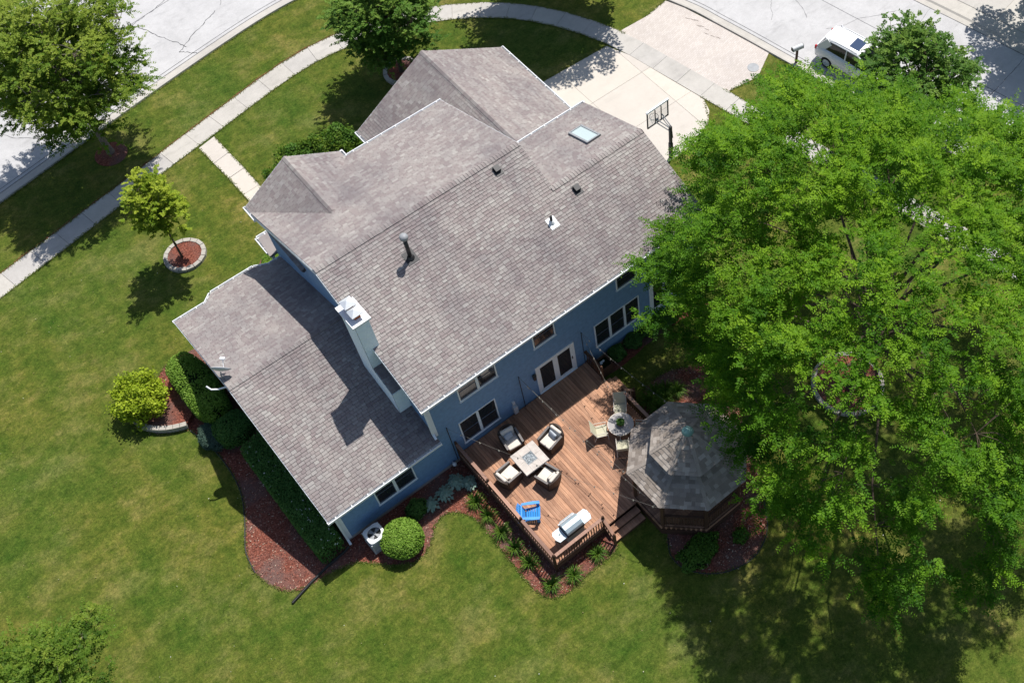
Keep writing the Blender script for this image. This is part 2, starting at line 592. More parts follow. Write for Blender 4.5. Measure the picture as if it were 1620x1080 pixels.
def courses(name, parent, O, U, V, poly, expo, wmin, wmax, thick, mat, seed=0, jit=0.02, lift=0.004, gap=0.0):
    """overlapping tabs laid in courses over a planar polygon given in (u, v); one joined mesh"""
    rg = random.Random(seed)
    O, U, V = Vector(O), Vector(U).normalized(), Vector(V).normalized()
    N = U.cross(V)
    vmin = min(p[1] for p in poly)
    vmax = max(p[1] for p in poly)
    mb = MB()
    v = vmin
    while v < vmax - 0.01:
        v1 = min(v + expo, vmax)
        a = span(poly, v + 1e-5)
        b = span(poly, v1 - 1e-5)
        if a and b:
            lo, hi = min(a[0], b[0]), max(a[1], b[1])
            u = lo
            first = True
            while u < hi - 0.01:
                wd = rg.uniform(wmin, wmax) * (rg.uniform(0.3, 1) if first else 1)
                first = False
                u1 = u + wd
                if hi - u1 < wmin * 0.5:
                    u1 = hi
                u1 = min(u1, hi)
                g2 = gap if u1 < hi - 0.001 else 0.0
                ub0, ub1 = max(u, a[0]), min(u1 - g2, a[1])
                ut0, ut1 = max(u, b[0]), min(u1 - g2, b[1])
                if ub1 > ub0 or ut1 > ut0:
                    ub1 = max(ub0, ub1)
                    ut1 = max(ut0, ut1)
                    ub0 = min(ub0, ub1)
                    ut0 = min(ut0, ut1)
                    th = thick * rg.uniform(0.7, 1.25)
                    vb = v - rg.choice((0, 0, jit)) if v > vmin else v
                    p0 = O + U * ub0 + V * vb + N * (lift + th)
                    p1 = O + U * ub1 + V * vb + N * (lift + th)
                    p2 = O + U * ut1 + V * v1 + N * (lift + 0.001)
                    p3 = O + U * ut0 + V * v1 + N * (lift + 0.001)
                    q0 = O + U * ub0 + V * vb + N * 0.0
                    q1 = O + U * ub1 + V * vb + N * 0.0
                    mb.add([p0, p1, p2, p3, q0, q1], [(0, 1, 2, 3), (4, 5, 1, 0)])
                u = u1
        v = v1
    o = mb.build(name, mat, parent)
    return stuff(o)


def slab(name, parent, O, U, V, poly, th, mat, off=0.0):
    O, U, V = Vector(O), Vector(U).normalized(), Vector(V).normalized()
    N = U.cross(V)
    n = len(poly)
    vs = [O + U * u + V * v + N * (off - th) for u, v in poly] + [O + U * u + V * v + N * off for u, v in poly]
    fs = [tuple(range(n - 1, -1, -1)), tuple(range(n, 2 * n))]
    fs += [(i, (i + 1) % n, n + (i + 1) % n, n + i) for i in range(n)]
    return MB().add(vs, fs).build(name, mat, parent)


def sheet(name, poly, z, mat, parent=None, th=None):
    mb = MB()
    if th:
        mb.prism(poly, z - th, z)
    else:
        mb.add([(x, y, z) for x, y in poly], [tuple(range(len(poly)))])
    return mb.build(name, mat, parent)


def area2(poly):
    return sum(poly[i][0] * poly[(i + 1) % len(poly)][1] - poly[(i + 1) % len(poly)][0] * poly[i][1] for i in range(len(poly)))


def ccw(poly):
    return poly if area2(poly) > 0 else poly[::-1]


def smooth_line(pts, n=6, closed=False):
    out = []
    m = len(pts)
    rng = range(m) if closed else range(m - 1)
    for i in rng:
        if closed:
            p = [Vector((*pts[(i + k - 1) % m], 0)) for k in range(4)]
        else:
            p = [Vector((*pts[min(max(i + k - 1, 0), m - 1)], 0)) for k in range(4)]
        for k in range(n):
            t = k / n
            q = 0.5 * (2 * p[1] + (p[2] - p[0]) * t + (2 * p[0] - 5 * p[1] + 4 * p[2] - p[3]) * t * t + (3 * p[1] - p[0] - 3 * p[2] + p[3]) * t ** 3)
            out.append((q.x, q.y))
    if not closed:
        out.append(tuple(pts[-1]))
    return out


def ribbon(mb, pts, wd, z):
    """flat strip along a polyline"""
    P = [Vector((x, y, 0)) for x, y in pts]
    L, Rr = [], []
    for i, p in enumerate(P):
        d = (P[min(i + 1, len(P) - 1)] - P[max(i - 1, 0)]).normalized()
        a = Vector((-d.y, d.x, 0))
        ww = wd if not hasattr(wd, '__len__') else wd[i]
        L.append(p + a * ww / 2)
        Rr.append(p - a * ww / 2)
    o = len(mb.v)
    n = len(P)
    mb.v += [(q.x, q.y, z) for q in Rr] + [(q.x, q.y, z) for q in L]
    mb.f += [(o + i, o + i + 1, o + n + i + 1, o + n + i) for i in range(n - 1)]


# ================================================================== SETTING
g = MB()
g.add([(-150, -120, 0), (220, -120, 0), (220, 230, 0), (-150, 230, 0)], [(0, 1, 2, 3)])
lawn = struct(g.build('lawn', 'lawn'))

# ---- sidewalk panels (upper / lower edge points of every control joint)
SWU = [(-3.37, 46.29), (-1.75, 46.61), (-0.33, 46.88), (1.2, 47.18), (2.79, 47.47), (4.37, 47.79), (5.98, 48.11), (7.57, 48.43), (9.12, 48.73), (10.77, 49.04), (12.39, 49.35), (13.99, 49.58), (15.65, 49.68), (17.3, 49.54), (19.0, 49.22), (20.63, 48.75), (22.14, 48.10), (23.56, 47.27), (24.9, 46.29), (26.08, 45.18), (27.07, 43.98), (27.99, 42.54), (28.72, 41.0), (29.29, 39.45), (29.71, 37.83), (30.02, 36.22), (30.32, 34.62), (30.61, 33.01), (30.91, 31.34)]
SWL = [(-3.15, 45.12), (-1.50, 45.45), (-0.12, 45.72), (1.38, 46.03), (2.95, 46.35), (4.52, 46.68), (6.15, 46.99), (7.75, 47.27), (9.32, 47.56), (10.93, 47.87), (12.50, 48.15), (14.06, 48.36), (15.53, 48.44), (17.02, 48.32), (18.58, 48.03), (20.12, 47.62), (21.53, 47.05), (22.88, 46.27), (24.1, 45.38), (25.18, 44.38), (26.07, 43.30), (26.88, 42.02), (27.57, 40.62), (28.13, 39.17), (28.53, 37.63), (28.82, 36.02), (29.12, 34.42), (29.41, 32.82), (29.72, 31.17)]
for k in range(1, 17):
    SWU.append((30.91 + 0.30 * k, 31.34 - 1.64 * k))
    SWL.append((29.72 + 0.30 * k, 31.17 - 1.64 * k))
for k in range(1, 5):
    SWU.insert(0, (-3.37 - 1.6 * k, 46.29 - 0.31 * k))
    SWL.insert(0, (-3.15 - 1.6 * k, 45.12 - 0.31 * k))
gr = MB()
gr.add([(x, y, 0.006) for x, y in SWL] + [(x, y, 0.006) for x, y in SWU],
       [(i, i + 1, len(SWL) + i + 1, len(SWL) + i) for i in range(len(SWL) - 1)])
sidewalk = struct(gr.build('sidewalk', 'joint'))
rs = random.Random(3)
for i in range(len(SWL) - 1):
    q = [Vector((*SWL[i], 0)), Vector((*SWL[i + 1], 0)), Vector((*SWU[i + 1], 0)), Vector((*SWU[i], 0))]
    d = (q[1] - q[0]).normalized() * 0.008
    q = [q[0] + d, q[1] - d, q[2] - d, q[3] + d]
    MB().prism([(v.x, v.y) for v in q], -0.05, 0.03 + rs.uniform(-0.006, 0.008)).build('paving_slab', 'walk', sidewalk)
# bare soil edge along the street side of the sidewalk
mb = MB()
pts = smooth_line(SWU[:18], 4)
ribbon(mb, [(x - 0.02, y + 0.05) for x, y in pts], [0.13 + 0.04 * math.sin(i * 1.7) + rs.uniform(-0.03, 0.03) for i in range(len(pts))], 0.008)
o = mb.build('soil_edge', 'soil', sidewalk)
# ---- front walk
wl = [(7.63, 47.12), (7.70, 45.70), (7.78, 44.32), (7.80, 42.9), (7.84, 41.5), (7.9, 40.0), (7.95, 38.6)]
wr = [(8.62, 47.32), (8.66, 45.85), (8.72, 44.42), (8.74, 42.95), (8.78, 41.55), (8.84, 40.05), (8.9, 38.65)]
gr = MB()
gr.add([(x, y, 0.006) for x, y in wl] + [(x, y, 0.006) for x, y in wr], [(i, i + 1, len(wl) + i + 1, len(wl) + i) for i in range(len(wl) - 1)])
fwalk = struct(gr.build('front_path', 'joint'))
for i in range(len(wl) - 1):
    q = [Vector((*wl[i], 0)), Vector((*wl[i + 1], 0)), Vector((*wr[i + 1], 0)), Vector((*wr[i], 0))]
    d = (q[1] - q[0]).normalized() * 0.012
    MB().prism(ccw([(v.x, v.y) for v in (q[0] + d, q[1] - d, q[2] - d, q[3] + d)]), -0.05, 0.028 + rs.uniform(-0.006, 0.008)).build('paving_slab', 'drive', fwalk)

# ---- street: near edge of the concrete gutter, bending round the corner lot
NEAR = smooth_line([(-40, 43.0), (-20, 46.9), (-8, 49.2), (-1.63, 50.4), (3.63, 51.4), (9.42, 52.45), (15.1, 53.25), (18.5, 53.15), (22.5, 52.0), (26.5, 49.3), (29.8, 45.4), (31.9, 41.9), (33.22, 38.4), (33.7, 36.2), (34.13, 33.95), (34.6, 31.3), (36.3, 22.0), (38.3, 11.0), (42.2, -10), (47, -36)], 8)


def offset(pts, d):
    P = [Vector((x, y, 0)) for x, y in pts]
    out = []
    for i, p in enumerate(P):
        t = (P[min(i + 1, len(P) - 1)] - P[max(i - 1, 0)]).normalized()
        out.append((p.x - t.y * d, p.y + t.x * d))
    return out


def strip_poly(a, b):
    return a + b[::-1]


IN = offset(NEAR, 0.55)      # gutter / pavement seam
FARI = smooth_line([(-42, 53.8), (-10, 59.6), (4, 62.4), (14, 64.0), (22, 64.2), (30, 61.2), (36, 55.0), (39.8, 47.5), (41.6, 38.5), (43.31, 30.45), (44.33, 25.3), (46.2, 15), (51, -9), (56, -34)], 8)
FARO = offset(FARI, 0.62)
gr = MB()
n = len(IN)


def strip(a, b, z):
    """sheet between two polylines resampled to the same count"""
    def res(p, m):
        P = [Vector((*q, 0)) for q in p]
        L = [0]
        for i in range(1, len(P)):
            L.append(L[-1] + (P[i] - P[i - 1]).length)
        out = []
        j = 0
        for k in range(m):
            s_ = L[-1] * k / (m - 1)
            while j < len(P) - 2 and L[j + 1] < s_:
                j += 1
            t = (s_ - L[j]) / max(1e-9, L[j + 1] - L[j])
            out.append(P[j].lerp(P[j + 1], min(1, t)))
        return out
    m = 160
    A, B = res(a, m), res(b, m)
    mb = MB()
    mb.add([(v.x, v.y, z) for v in A] + [(v.x, v.y, z) for v in B], [(i, i + 1, m + i + 1, m + i) for i in range(m - 1)])
    return mb


road = struct(strip(IN, FARI, 0.012).build('road', 'road'))
# gutter pan with a low rolled kerb
mb = MB()
prof = [(0.0, 0.0), (0.02, 0.10), (0.14, 0.105), (0.24, 0.03), (0.55, 0.016)]
lines = [offset(NEAR, d) for d, z in prof]
o0 = 0
for k, (d, z) in enumerate(prof):
    mb.v += [(x, y, z) for x, y in lines[k]]
for k in range(len(prof) - 1):
    for i in range(n - 1):
        mb.f.append((k * n + i, k * n + i + 1, (k + 1) * n + i + 1, (k + 1) * n + i))
kerb = struct(mb.build('kerb', 'curb'))
mb = MB()
n2 = len(FARI)
for d, z in [(0.62, 0.0), (0.60, 0.10), (0.48, 0.105), (0.38, 0.03), (0.0, 0.016)]:
    mb.v += [(x, y, z) for x, y in offset(FARI, d)]
for k in range(4):
    for i in range(n2 - 1):
        mb.f.append((k * n2 + i + 1, k * n2 + i, (k + 1) * n2 + i, (k + 1) * n2 + i + 1))
struct(mb.build('kerb', 'curb'))

# joints and cracks in the road
mb = MB()
rc = random.Random(11)


def crack(p0, p1, wob, wd, z, segs=26):
    wd, wob = wd * 0.72, wob * 0.9
    a, b = Vector((*p0, 0)), Vector((*p1, 0))
    d = (b - a)
    nrm = Vector((-d.y, d.x, 0)).normalized()
    pts, ww = [], []
    s_ = 0
    for i in range(segs + 1):
        s_ += rc.uniform(-1, 1) * wob
        pts.append(tuple((a + d * i / segs + nrm * s_)[:2]))
        ww.append(wd * rc.uniform(0.5, 1.4))
    ribbon(mb, pts, ww, z)


ribbon(mb, IN, 0.035, 0.021)
ribbon(mb, FARI, 0.035, 0.021)
ribbon(mb, offset(NEAR, 5.2), 0.028, 0.017)
ribbon(mb, offset(NEAR, 0.78), 0.03, 0.017)
for p0, p1, wob, wd in [((13.3, 55.6), (10.2, 54.0), .05, .05), ((10.2, 54.0), (11.4, 53.1), .05, .05), ((9.4, 57.2), (10.9, 54.2), .06, .05),
                        ((12.4, 58.5), (9.2, 57.6), .05, .04), ((15.9, 60.3), (13.7, 55.8), .07, .04), ((8.0, 61), (11.8, 58.2), .08, .04),
                        ((14.8, 62), (16.4, 57), .08, .035), ((17.0, 55.5), (15.2, 61), .08, .03), ((19.5, 62), (17.4, 55), .1, .03),
                        ((2.5, 52.2), (-0.4, 56), .07, .04), ((-1.4, 52), (-3, 57), .08, .04), ((1.0, 52.5), (4.5, 55.5), .07, .035),
                        ((36.0, 37.0), (39.5, 35.2), .06, .03), ((39.2, 38.5), (37.6, 33.4), .07, .025), ((39.5, 35.2), (42.3, 33.0), .05, .02),
                        ((38, 32), (42, 30.5), .06, .02), ((36.2, 34.5), (38.4, 36.8), .06, .025), ((41.5, 27), (43.8, 25.5), .04, .03),
                        ((38.4, 27.8), (43.6, 29.2), .04, .02), ((39.5, 22.5), (44.7, 23.4), .03, .03)]:
    crack(p0, p1, wob, wd, 0.0175)
cr = stuff(mb.build('road_cracks', 'crack', road))

# ---- driveway, apron and the neighbour's drive across the street
DR = ccw([(22.3, 39.2), (23.72, 39.14), (28.02, 38.98), (28.52, 37.63), (29.36, 32.9), (29.40, 32.5), (29.1, 31.75), (28.56, 31.2), (27.64, 30.68), (26.84, 30.5), (25.65, 30.5), (21.5, 30.5), (21.5, 39.2)])
driveway = struct(sheet('driveway', DR, 0.008, 'joint'))


def clip(poly, a, b, c):
    """keep the side a*x+b*y<=c"""
    out = []
    for i in range(len(poly)):
        p, q = poly[i], poly[(i + 1) % len(poly)]
        dp, dq = a * p[0] + b * p[1] - c, a * q[0] + b * q[1] - c
        if dp <= 0:
            out.append(p)
        if dp * dq < 0:
            t = dp / (dp - dq)
            out.append((p[0] + (q[0] - p[0]) * t, p[1] + (q[1] - p[1]) * t))
    return out


xs = [-99, 24.81, 28.2, 99]
ys = [-99, 33.4, 36.2, 99]
for i in range(3):
    for j in range(3):
        q = clip(DR, 1, 0, xs[i + 1] - 0.007)
        q = clip(q, -1, 0, -xs[i] - 0.007) if q else q
        q = clip(q, 0, 1, ys[j + 1] - 0.007) if q else q
        q = clip(q, 0, -1, -ys[j] - 0.007) if q else q
        if len(q) > 2:
            MB().prism(q, -0.05, 0.024 + rs.uniform(0, 0.006)).build('paving_slab', 'drive', driveway)
AP = ccw([(29.42, 38.92), (31.07, 39.29), (32.80, 39.55), (33.22, 38.40), (33.70, 36.2), (34.13, 33.95), (34.36, 32.75), (32.68, 31.84), (30.83, 32.20)])
AP2 = [(29.30, 39.40), (29.71, 37.83), (30.02, 36.22), (30.32, 34.62), (30.61, 33.01), (30.78, 32.1)]
apron = struct(sheet('driveway_apron', ccw([(31.07, 39.32), (32.78, 39.58), (33.20, 38.40), (33.68, 36.2), (34.11, 33.95), (34.34, 32.75), (32.68, 31.84)] + AP2[::-1]), 0.02, 'pavers'))
ND = [(44.6, 29.0), (45.6, 23.6), (70, 28.5), (69, 34.5)]
nd = struct(sheet('driveway', ccw([(44.0, 30.4), (45.7, 21.5), (75, 26.5), (74, 36)]), 0.02, 'walk'))
for (p, q) in (((44.2, 30.4), (45.05, 26.2)), ((45.05, 26.18), (46.1, 20.8))):
    u = Vector((29, -2.0 + 7, 0)).normalized()
    for k in range(4):
        a0, a1 = 0.62 + k * 3.6, 0.62 + (k + 1) * 3.6 - 0.03
        poly = [(p[0] + u.x * a0, p[1] + u.y * a0), (q[0] + u.x * a0, q[1] + u.y * a0 + 0.02), (q[0] + u.x * a1, q[1] + u.y * a1 + 0.02), (p[0] + u.x * a1, p[1] + u.y * a1)]
        MB().prism(ccw(poly), -0.05, 0.045).build('paving_slab', 'walk', nd)
tm = MB()
rt_ = random.Random(4)
for k in range(9):
    x0, y0_ = 32.75 + 0.10 * (k % 3) + rt_.uniform(-.05, .05), 37.9 - 0.28 * k + rt_.uniform(-.1, .1)
    ribbon(tm, [(x0 + 0.02 * j + rt_.uniform(-.02, .02), y0_ - 0.06 * j) for j in range(6)], [0.01, 0.03, 0.045, 0.03, 0.04, 0.01], 0.0245)
stuff(tm.build('tyre_scuffs', 'joint', apron))
cov = MB()
cov.lathe((32.95, 32.5, 0.022), [(0.32, 0), (0.32, 0.012), (0.27, 0.016), (0.01, 0.018)], 24)
tag(cov.build('utility_cover', 'grey'), 'round grey utility cover set in the brick driveway apron', 'utility cover')

# ---- mulch beds
BED = [(0.1, 36.49), (-0.6, 36.08), (-1.27, 35.8), (-2.40, 35.15), (-2.35, 34.4), (-2.05, 33.75), (-1.64, 33.30), (-1.1, 33.0), (-0.72, 32.7), (-0.55, 32.1), (-0.42, 31.42), (-0.36, 30.09), (-0.51, 28.72), (-0.95, 27.58), (-1.45, 26.66), (-1.77, 26.01), (-1.93, 25.02), (-1.62, 23.9), (-1.04, 23.22), (-0.21, 23.05), (0.64, 22.92), (1.21, 22.75), (1.6, 22.55), (2.08, 22.01), (2.55, 21.55), (3.15, 21.15), (3.75, 21.09), (4.42, 21.45), (4.75, 21.8), (5.46, 22.0), (6.05, 21.55), (6.33, 20.7), (6.32, 19.31), (6.26, 17.9), (6.30, 16.69), (6.55, 16.2), (6.95, 15.94), (7.46, 15.88), (8.37, 15.95), (9.02, 15.97), (9.6, 15.95), (10.06, 16.12)]


def jag(pts, a, seed):
    r_ = random.Random(seed)
    return [(x + r_.uniform(-a, a), y + r_.uniform(-a, a)) for x, y in pts]


bpoly = jag(smooth_line(BED, 6), 0.03, 5) + [(10.06, 18), (10, 24.2), (1.6, 24.2), (1.6, 36.4)]
bed1 = struct(sheet('mulch_bed', ccw(bpoly), 0.012, 'mulch'))
GB = [(11.83, 15.0), (11.45, 14.41), (11.38, 13.92), (11.49, 13.45), (11.95, 12.79), (12.69, 12.25), (13.54, 12.0), (14.31, 12.05), (15.13, 12.45), (15.71, 13.12), (16.2, 13.9), (17.0, 14.9), (17.6, 16.2), (18.38, 17.69), (18.94, 18.72), (18.95, 19.59), (18.48, 20.36), (17.61, 20.9), (16.79, 21.2), (15.82, 21.15), (15.1, 20.6), (14.6, 19.5), (14.3, 18.6)]
bed2 = struct(sheet('mulch_bed', ccw(jag(smooth_line(GB, 6), 0.03, 6) + [(13, 16.5)]), 0.012, 'mulch'))
bed3 = struct(sheet('mulch_bed', ccw(jag(smooth_line([(14.9, 22.75), (16, 22.7), (17.5, 22.85), (19.3, 22.8), (21, 22.6)], 5), 0.03, 8) + [(21, 24), (14.6, 24), (14.6, 22.75)]), 0.012, 'mulch'))
bed4 = struct(sheet('mulch_bed', ccw(smooth_line([(6.1, 36.3), (5.9, 37.2), (6.0, 38.3), (6.6, 38.9), (7.4, 38.6), (7.75, 37.5)], 5) + [(7.75, 36.2)]), 0.012, 'mulch'))
bed5 = struct(sheet('mulch_bed', ccw(smooth_line([(8.95, 41.2), (9.2, 42.2), (10.4, 42.8), (12.3, 42.4), (13.6, 41.4), (14.0, 40.0)], 5) + [(13.5, 36.3), (8.95, 36.3)]), 0.012, 'mulch'))
bed6 = struct(MB().lathe((4.06, 49.75, 0.0), [(0.82, 0.004), (0.78, 0.04), (0.4, 0.09), (0.02, 0.12)], 28).build('mulch_bed', 'mulch'))
# black edging strip along the left bed and the gazebo bed
for nm, pts in (('bed', smooth_line(BED[8:17], 6)), ('gaz', smooth_line(GB[:11], 6))):
    e = MB()
    P = [(x, y, 0.04) for x, y in pts]
    e.tube(P, 0.024, 6)
    tag(e.build('garden_edging', 'dark'), 'black edging strip round the mulch by the long hedge' if nm == 'bed' else 'black edging strip round the mulch bed of the gazebo', 'edging', 'black garden edging')


def inside(poly, P):
    x, y = P[:, 0], P[:, 1]
    r_ = np.zeros(len(P), bool)
    j = len(poly) - 1
    for i in range(len(poly)):
        (xi, yi), (xj, yj) = poly[i], poly[j]
        if yi != yj:
            r_ ^= ((yi > y) != (yj > y)) & (x < (xj - xi) * (y - yi) / (yj - yi) + xi)
        j = i
    return r_


# loose mulch chips lying on the beds and spilling over their edges
def chips(name, poly, n, seed, parent):
    rg = np.random.default_rng(seed)
    p = np.array(poly)
    lo, hi = p.min(0), p.max(0)
    P = rg.uniform(lo, hi, (n * 3, 2))
    P = P[inside(poly, P)][:n]
    P = P + rg.normal(0, 0.05, P.shape)
    n = len(P)
    C = np.concatenate([P, rg.uniform(0.018, 0.045, (n, 1))], 1)
    A = rg.normal(0, 1, (n, 3)) * [1, 1, 0.25]
    N = rg.normal(0, 0.35, (n, 3)) + [0, 0, 1.0]
    A = A / np.linalg.norm(A, axis=1, keepdims=True)
    B = np.cross(N, A)
    B = B / np.linalg.norm(B, axis=1, keepdims=True)
    L = rg.uniform(0.03, 0.10, (n, 1))
    W = rg.uniform(0.012, 0.035, (n, 1))
    V = np.stack([C - A * L / 2 - B * W / 2, C + A * L / 2 - B * W / 2, C + A * L / 2 + B * W / 2, C - A * L / 2 + B * W / 2], 1)
    stuff(quads(name, V, 'chip', parent, rg.uniform(0, 1, n)))


chips('mulch_chips', bpoly, 9000, 1, bed1)
chips('mulch_chips', smooth_line(GB, 4), 4000, 2, bed2)


# ================================================================== HOUSE
house = thing('house', 'two storey blue house with grey shingled gable roofs and white gutters', 'house', (0, 0, 0))
P1 = 0.393


def vlen(dy, dz):
    return math.hypot(dy, dz)


def roof_plane(O, U, V, poly, seed, th=0.16, expo=0.142):
    r_ = slab('roof', house, O, U, V, poly, th, 'decking', 0.0)
    courses('shingles', r_, O, U, V, poly, expo, 0.17, 0.31, 0.026, 'shingle', seed, 0.02, 0.004, 0.010)
    return r_


def ridge_cap(p0, p1, a1, a2, parent, seed=0, half=0.15, expo=0.15):
    """folded cap shingles along a ridge; a1/a2 = downslope unit vectors of the two planes"""
    rg = random.Random(seed)
    p0, p1 = Vector(p0), Vector(p1)
    d = p1 - p0
    L = d.length
    d.normalize()
    a1, a2 = Vector(a1).normalized(), Vector(a2).normalized()
    mb = MB()
    s_ = 0
    up = Vector((0, 0, 1))
    while s_ < L - 0.01:
        e = min(s_ + expo, L)
        lo, hi = 0.062 * rg.uniform(0.9, 1.1), 0.040
        c0, c1 = p0 + d * s_ + up * lo, p0 + d * e + up * hi
        q = [c0 + a1 * half, c1 + a1 * half, c1, c0, c0 + a2 * half, c1 + a2 * half]
        mb.add(q + [x - up * 0.045 for x in q], [(0, 1, 2, 3), (3, 2, 5, 4), (6, 7, 1, 0), (5, 11, 10, 4), (0, 3, 9, 6), (3, 4, 10, 9)])
        s_ = e
    stuff(mb.build('ridge_cap', 'shingle', parent))


XL, XR, XR2 = 6.52, 16.50, 21.38
c1 = 1 / math.hypot(1, P1)
Ye, Ze, Yr, Zr = 23.40, 5.88, 29.87, 5.88 + P1 * (29.87 - 23.40)
Vr = (0, c1, c1 * P1)
Vf = (0, -c1, c1 * P1)
vr2 = (27.57 - Ye) / c1
vr2 = round(vr2 / 0.142) * 0.142
Yr2 = Ye + vr2 * c1
Zr2 = Ze + P1 * (Yr2 - Ye)
vfull = (Yr - Ye) / c1
r1 = roof_plane((XL, Ye, Ze), (1, 0, 0), Vr, [(0, 0), (XR2 - XL, 0), (XR2 - XL, vr2), (0, vr2)], 1)
roof_plane((XL, Ye, Ze), (1, 0, 0), Vr, [(0, vr2), (XR - XL, vr2), (XR - XL, vfull), (0, vfull)], 2)
Yf = 36.33
r3 = roof_plane((XR, Yf, Ze), (-1, 0, 0), Vf, [(0, 0), (XR - XL, 0), (XR - XL, (Yf - Yr) / c1), (0, (Yf - Yr) / c1)], 3)
Yf2 = Yr2 + (Zr2 - 5.87) / P1
roof_plane((XR2, Yf2, 5.87), (-1, 0, 0), Vf, [(0, 0), (XR2 - XR, 0), (XR2 - XR, (Yf2 - Yr2) / c1), (0, (Yf2 - Yr2) / c1)], 4)
dr, df = (0, -c1, -c1 * P1), (0, c1, -c1 * P1)
ridge_cap((XL, Yr, Zr), (XR, Yr, Zr), dr, df, r1, 1)
ridge_cap((XR - 0.1, Yr2, Zr2), (XR2, Yr2, Zr2), dr, df, r1, 2)
# family room wing
P2 = 0.405
c2 = 1 / math.hypot(1, P2)
fy0, fz0, fyr = 23.34, 3.05, 29.49
fzr = fz0 + P2 * (fyr - fy0)
fyf = 35.76
FX0, FX1 = 1.42, 6.78
r5 = roof_plane((FX0, fy0, fz0), (1, 0, 0), (0, c2, c2 * P2), [(0, 0), (FX1 - FX0, 0), (FX1 - FX0, (fyr - fy0) / c2), (0, (fyr - fy0) / c2)], 5)
vb = -0.5 / c2
r6 = roof_plane((FX1, fyf, fz0), (-1, 0, 0), (0, -c2, c2 * P2), [(0, 0), (FX1 - FX0, 0), (FX1 - FX0, (fyf - fyr) / c2), (0, (fyf - fyr) / c2)], 6)
roof_plane((FX1, fyf, fz0), (-1, 0, 0), (0, -c2, c2 * P2), [(FX1 - 6.12, -0.001), (FX1 - 5.50, vb), (FX1 - 3.40, vb), (FX1 - 2.95, -0.001)], 7)
ridge_cap((FX0, fyr, fzr), (FX1, fyr, fzr), (0, -c2, -c2 * P2), (0, c2, -c2 * P2), r5, 3)
# small front gable
gp = 0.60
cg = 1 / math.hypot(1, gp)
gx0, gxr, gx1, gz = 6.55, 8.93, 11.31, 5.88
gzr = gz + gp * (gxr - gx0)
gw = (gxr - gx0) / cg
r8 = roof_plane((gx0, 36.78, gz), (0, -1, 0), (cg, 0, cg * gp), [(0, 0), (4.6, 0), (4.6, gw), (0, gw)], 8)
roof_plane((gx1, 32.18, gz), (0, 1, 0), (-cg, 0, cg * gp), [(0, 0), (4.6, 0), (4.6, gw), (0, gw)], 9)
ridge_cap((gxr, 36.78, gzr), (gxr, 32.9, gzr), (-cg, 0, -cg * gp), (cg, 0, -cg * gp), r8, 4)
# garage wing
hx0, hxr, hx1, hz = 13.5, 17.85, 22.2, 2.80
hp = (5.32 - hz) / (hxr - hx0)
ch = 1 / math.hypot(1, hp)
hw = (hxr - hx0) / ch
r10 = roof_plane((hx0, 40.12, hz), (0, -1, 0), (ch, 0, ch * hp), [(0, 0), (8.6, 0), (8.6, hw), (0, hw)], 10)
roof_plane((hx1, 31.52, hz), (0, 1, 0), (-ch, 0, ch * hp), [(0, 0), (8.6, 0), (8.6, hw), (0, hw)], 11)
ridge_cap((hxr, 40.12, hz + hp * (hxr - hx0)), (hxr, 31.6, hz + hp * (hxr - hx0)), (-ch, 0, -ch * hp), (ch, 0, -ch * hp), r10, 5)


def gutter(p0, p1, out, parent=house):
    """open K-style gutter from p0 to p1; out = outward unit vector; p at the roof edge"""
    p0, p1, out = Vector(p0), Vector(p1), Vector(out).normalized()
    d = (p1 - p0)
    L = d.length
    d.normalize()
    up = Vector((0, 0, 1))
    mb = MB()

    def pr(o0, o1, z0, z1, a=0.0, b=None):
        b = L if b is None else b
        s_, e = p0 + d * a, p0 + d * b
        q = []
        for z in (z0, z1):
            q += [s_ + out * o0 + up * z, e + out * o0 + up * z, e + out * o1 + up * z, s_ + out * o1 + up * z]
        mb.hexa(q)
    pr(0.005, 0.02, -0.13, -0.005)
    pr(0.02, 0.10, -0.13, -0.115)
    pr(0.10, 0.135, -0.10, 0.012)
    pr(0.005, 0.135, -0.13, 0.012, -0.02, 0.0)
    pr(0.005, 0.135, -0.13, 0.012, L, L + 0.02)
    k = 0.35
    while k < L:
        pr(-0.05, 0.10, 0.006, 0.018, k, k + 0.035)
        k += 0.75
    return mb.build('gutter', 'white', parent)


gutter((XL - 0.03, Ye, Ze), (XR2 + 0.03, Ye, Ze), (0, -1, 0))
gutter((gx1 + 0.1, Yf, Ze), (XR, Yf, Ze), (0, 1, 0))
gutter((XR + 0.02, Yf2, 5.87), (XR2 + 0.03, Yf2, 5.87), (0, 1, 0))
gutter((FX0 - 0.03, fy0, fz0), (FX1 - 0.02, fy0, fz0), (0, -1, 0))
gutter((FX0 - 0.03, fyf, fz0), (2.92, fyf, fz0), (0, 1, 0))
zb = fz0 - P2 * 0.5
gutter((2.95, fyf, fz0 - 0.02), (3.40, fyf + 0.5, zb), (-0.74, 0.67, 0))
gutter((3.42, fyf + 0.5, zb), (5.50, fyf + 0.5, zb), (0, 1, 0))
gutter((5.50, fyf + 0.5, zb), (6.12, fyf, fz0 - 0.02), (0.63, 0.78, 0))
gutter((6.15, fyf, fz0), (6.72, fyf, fz0), (0, 1, 0))
gutter((hx1, 31.6, hz), (hx1, 40.14, hz), (1, 0, 0))
gutter((hx0, 36.4, hz), (hx0, 40.14, hz), (-1, 0, 0))
gutter((gx0, 35.9, gz), (gx0, 36.80, gz), (-1, 0, 0))
gutter((gx1, 36.4, gz), (gx1, 36.80, gz), (1, 0, 0))

# rake boards (white) under the gable edges
def rake(p, q, off, wd=0.025, ht=0.20, up=(0, 0, 1)):
    o_ = Vector(off) + Vector((0, 0, -0.12))
    MB().bar(Vector(p) + o_, Vector(q) + o_, wd, ht, up).build('rake_board', 'trim', house)


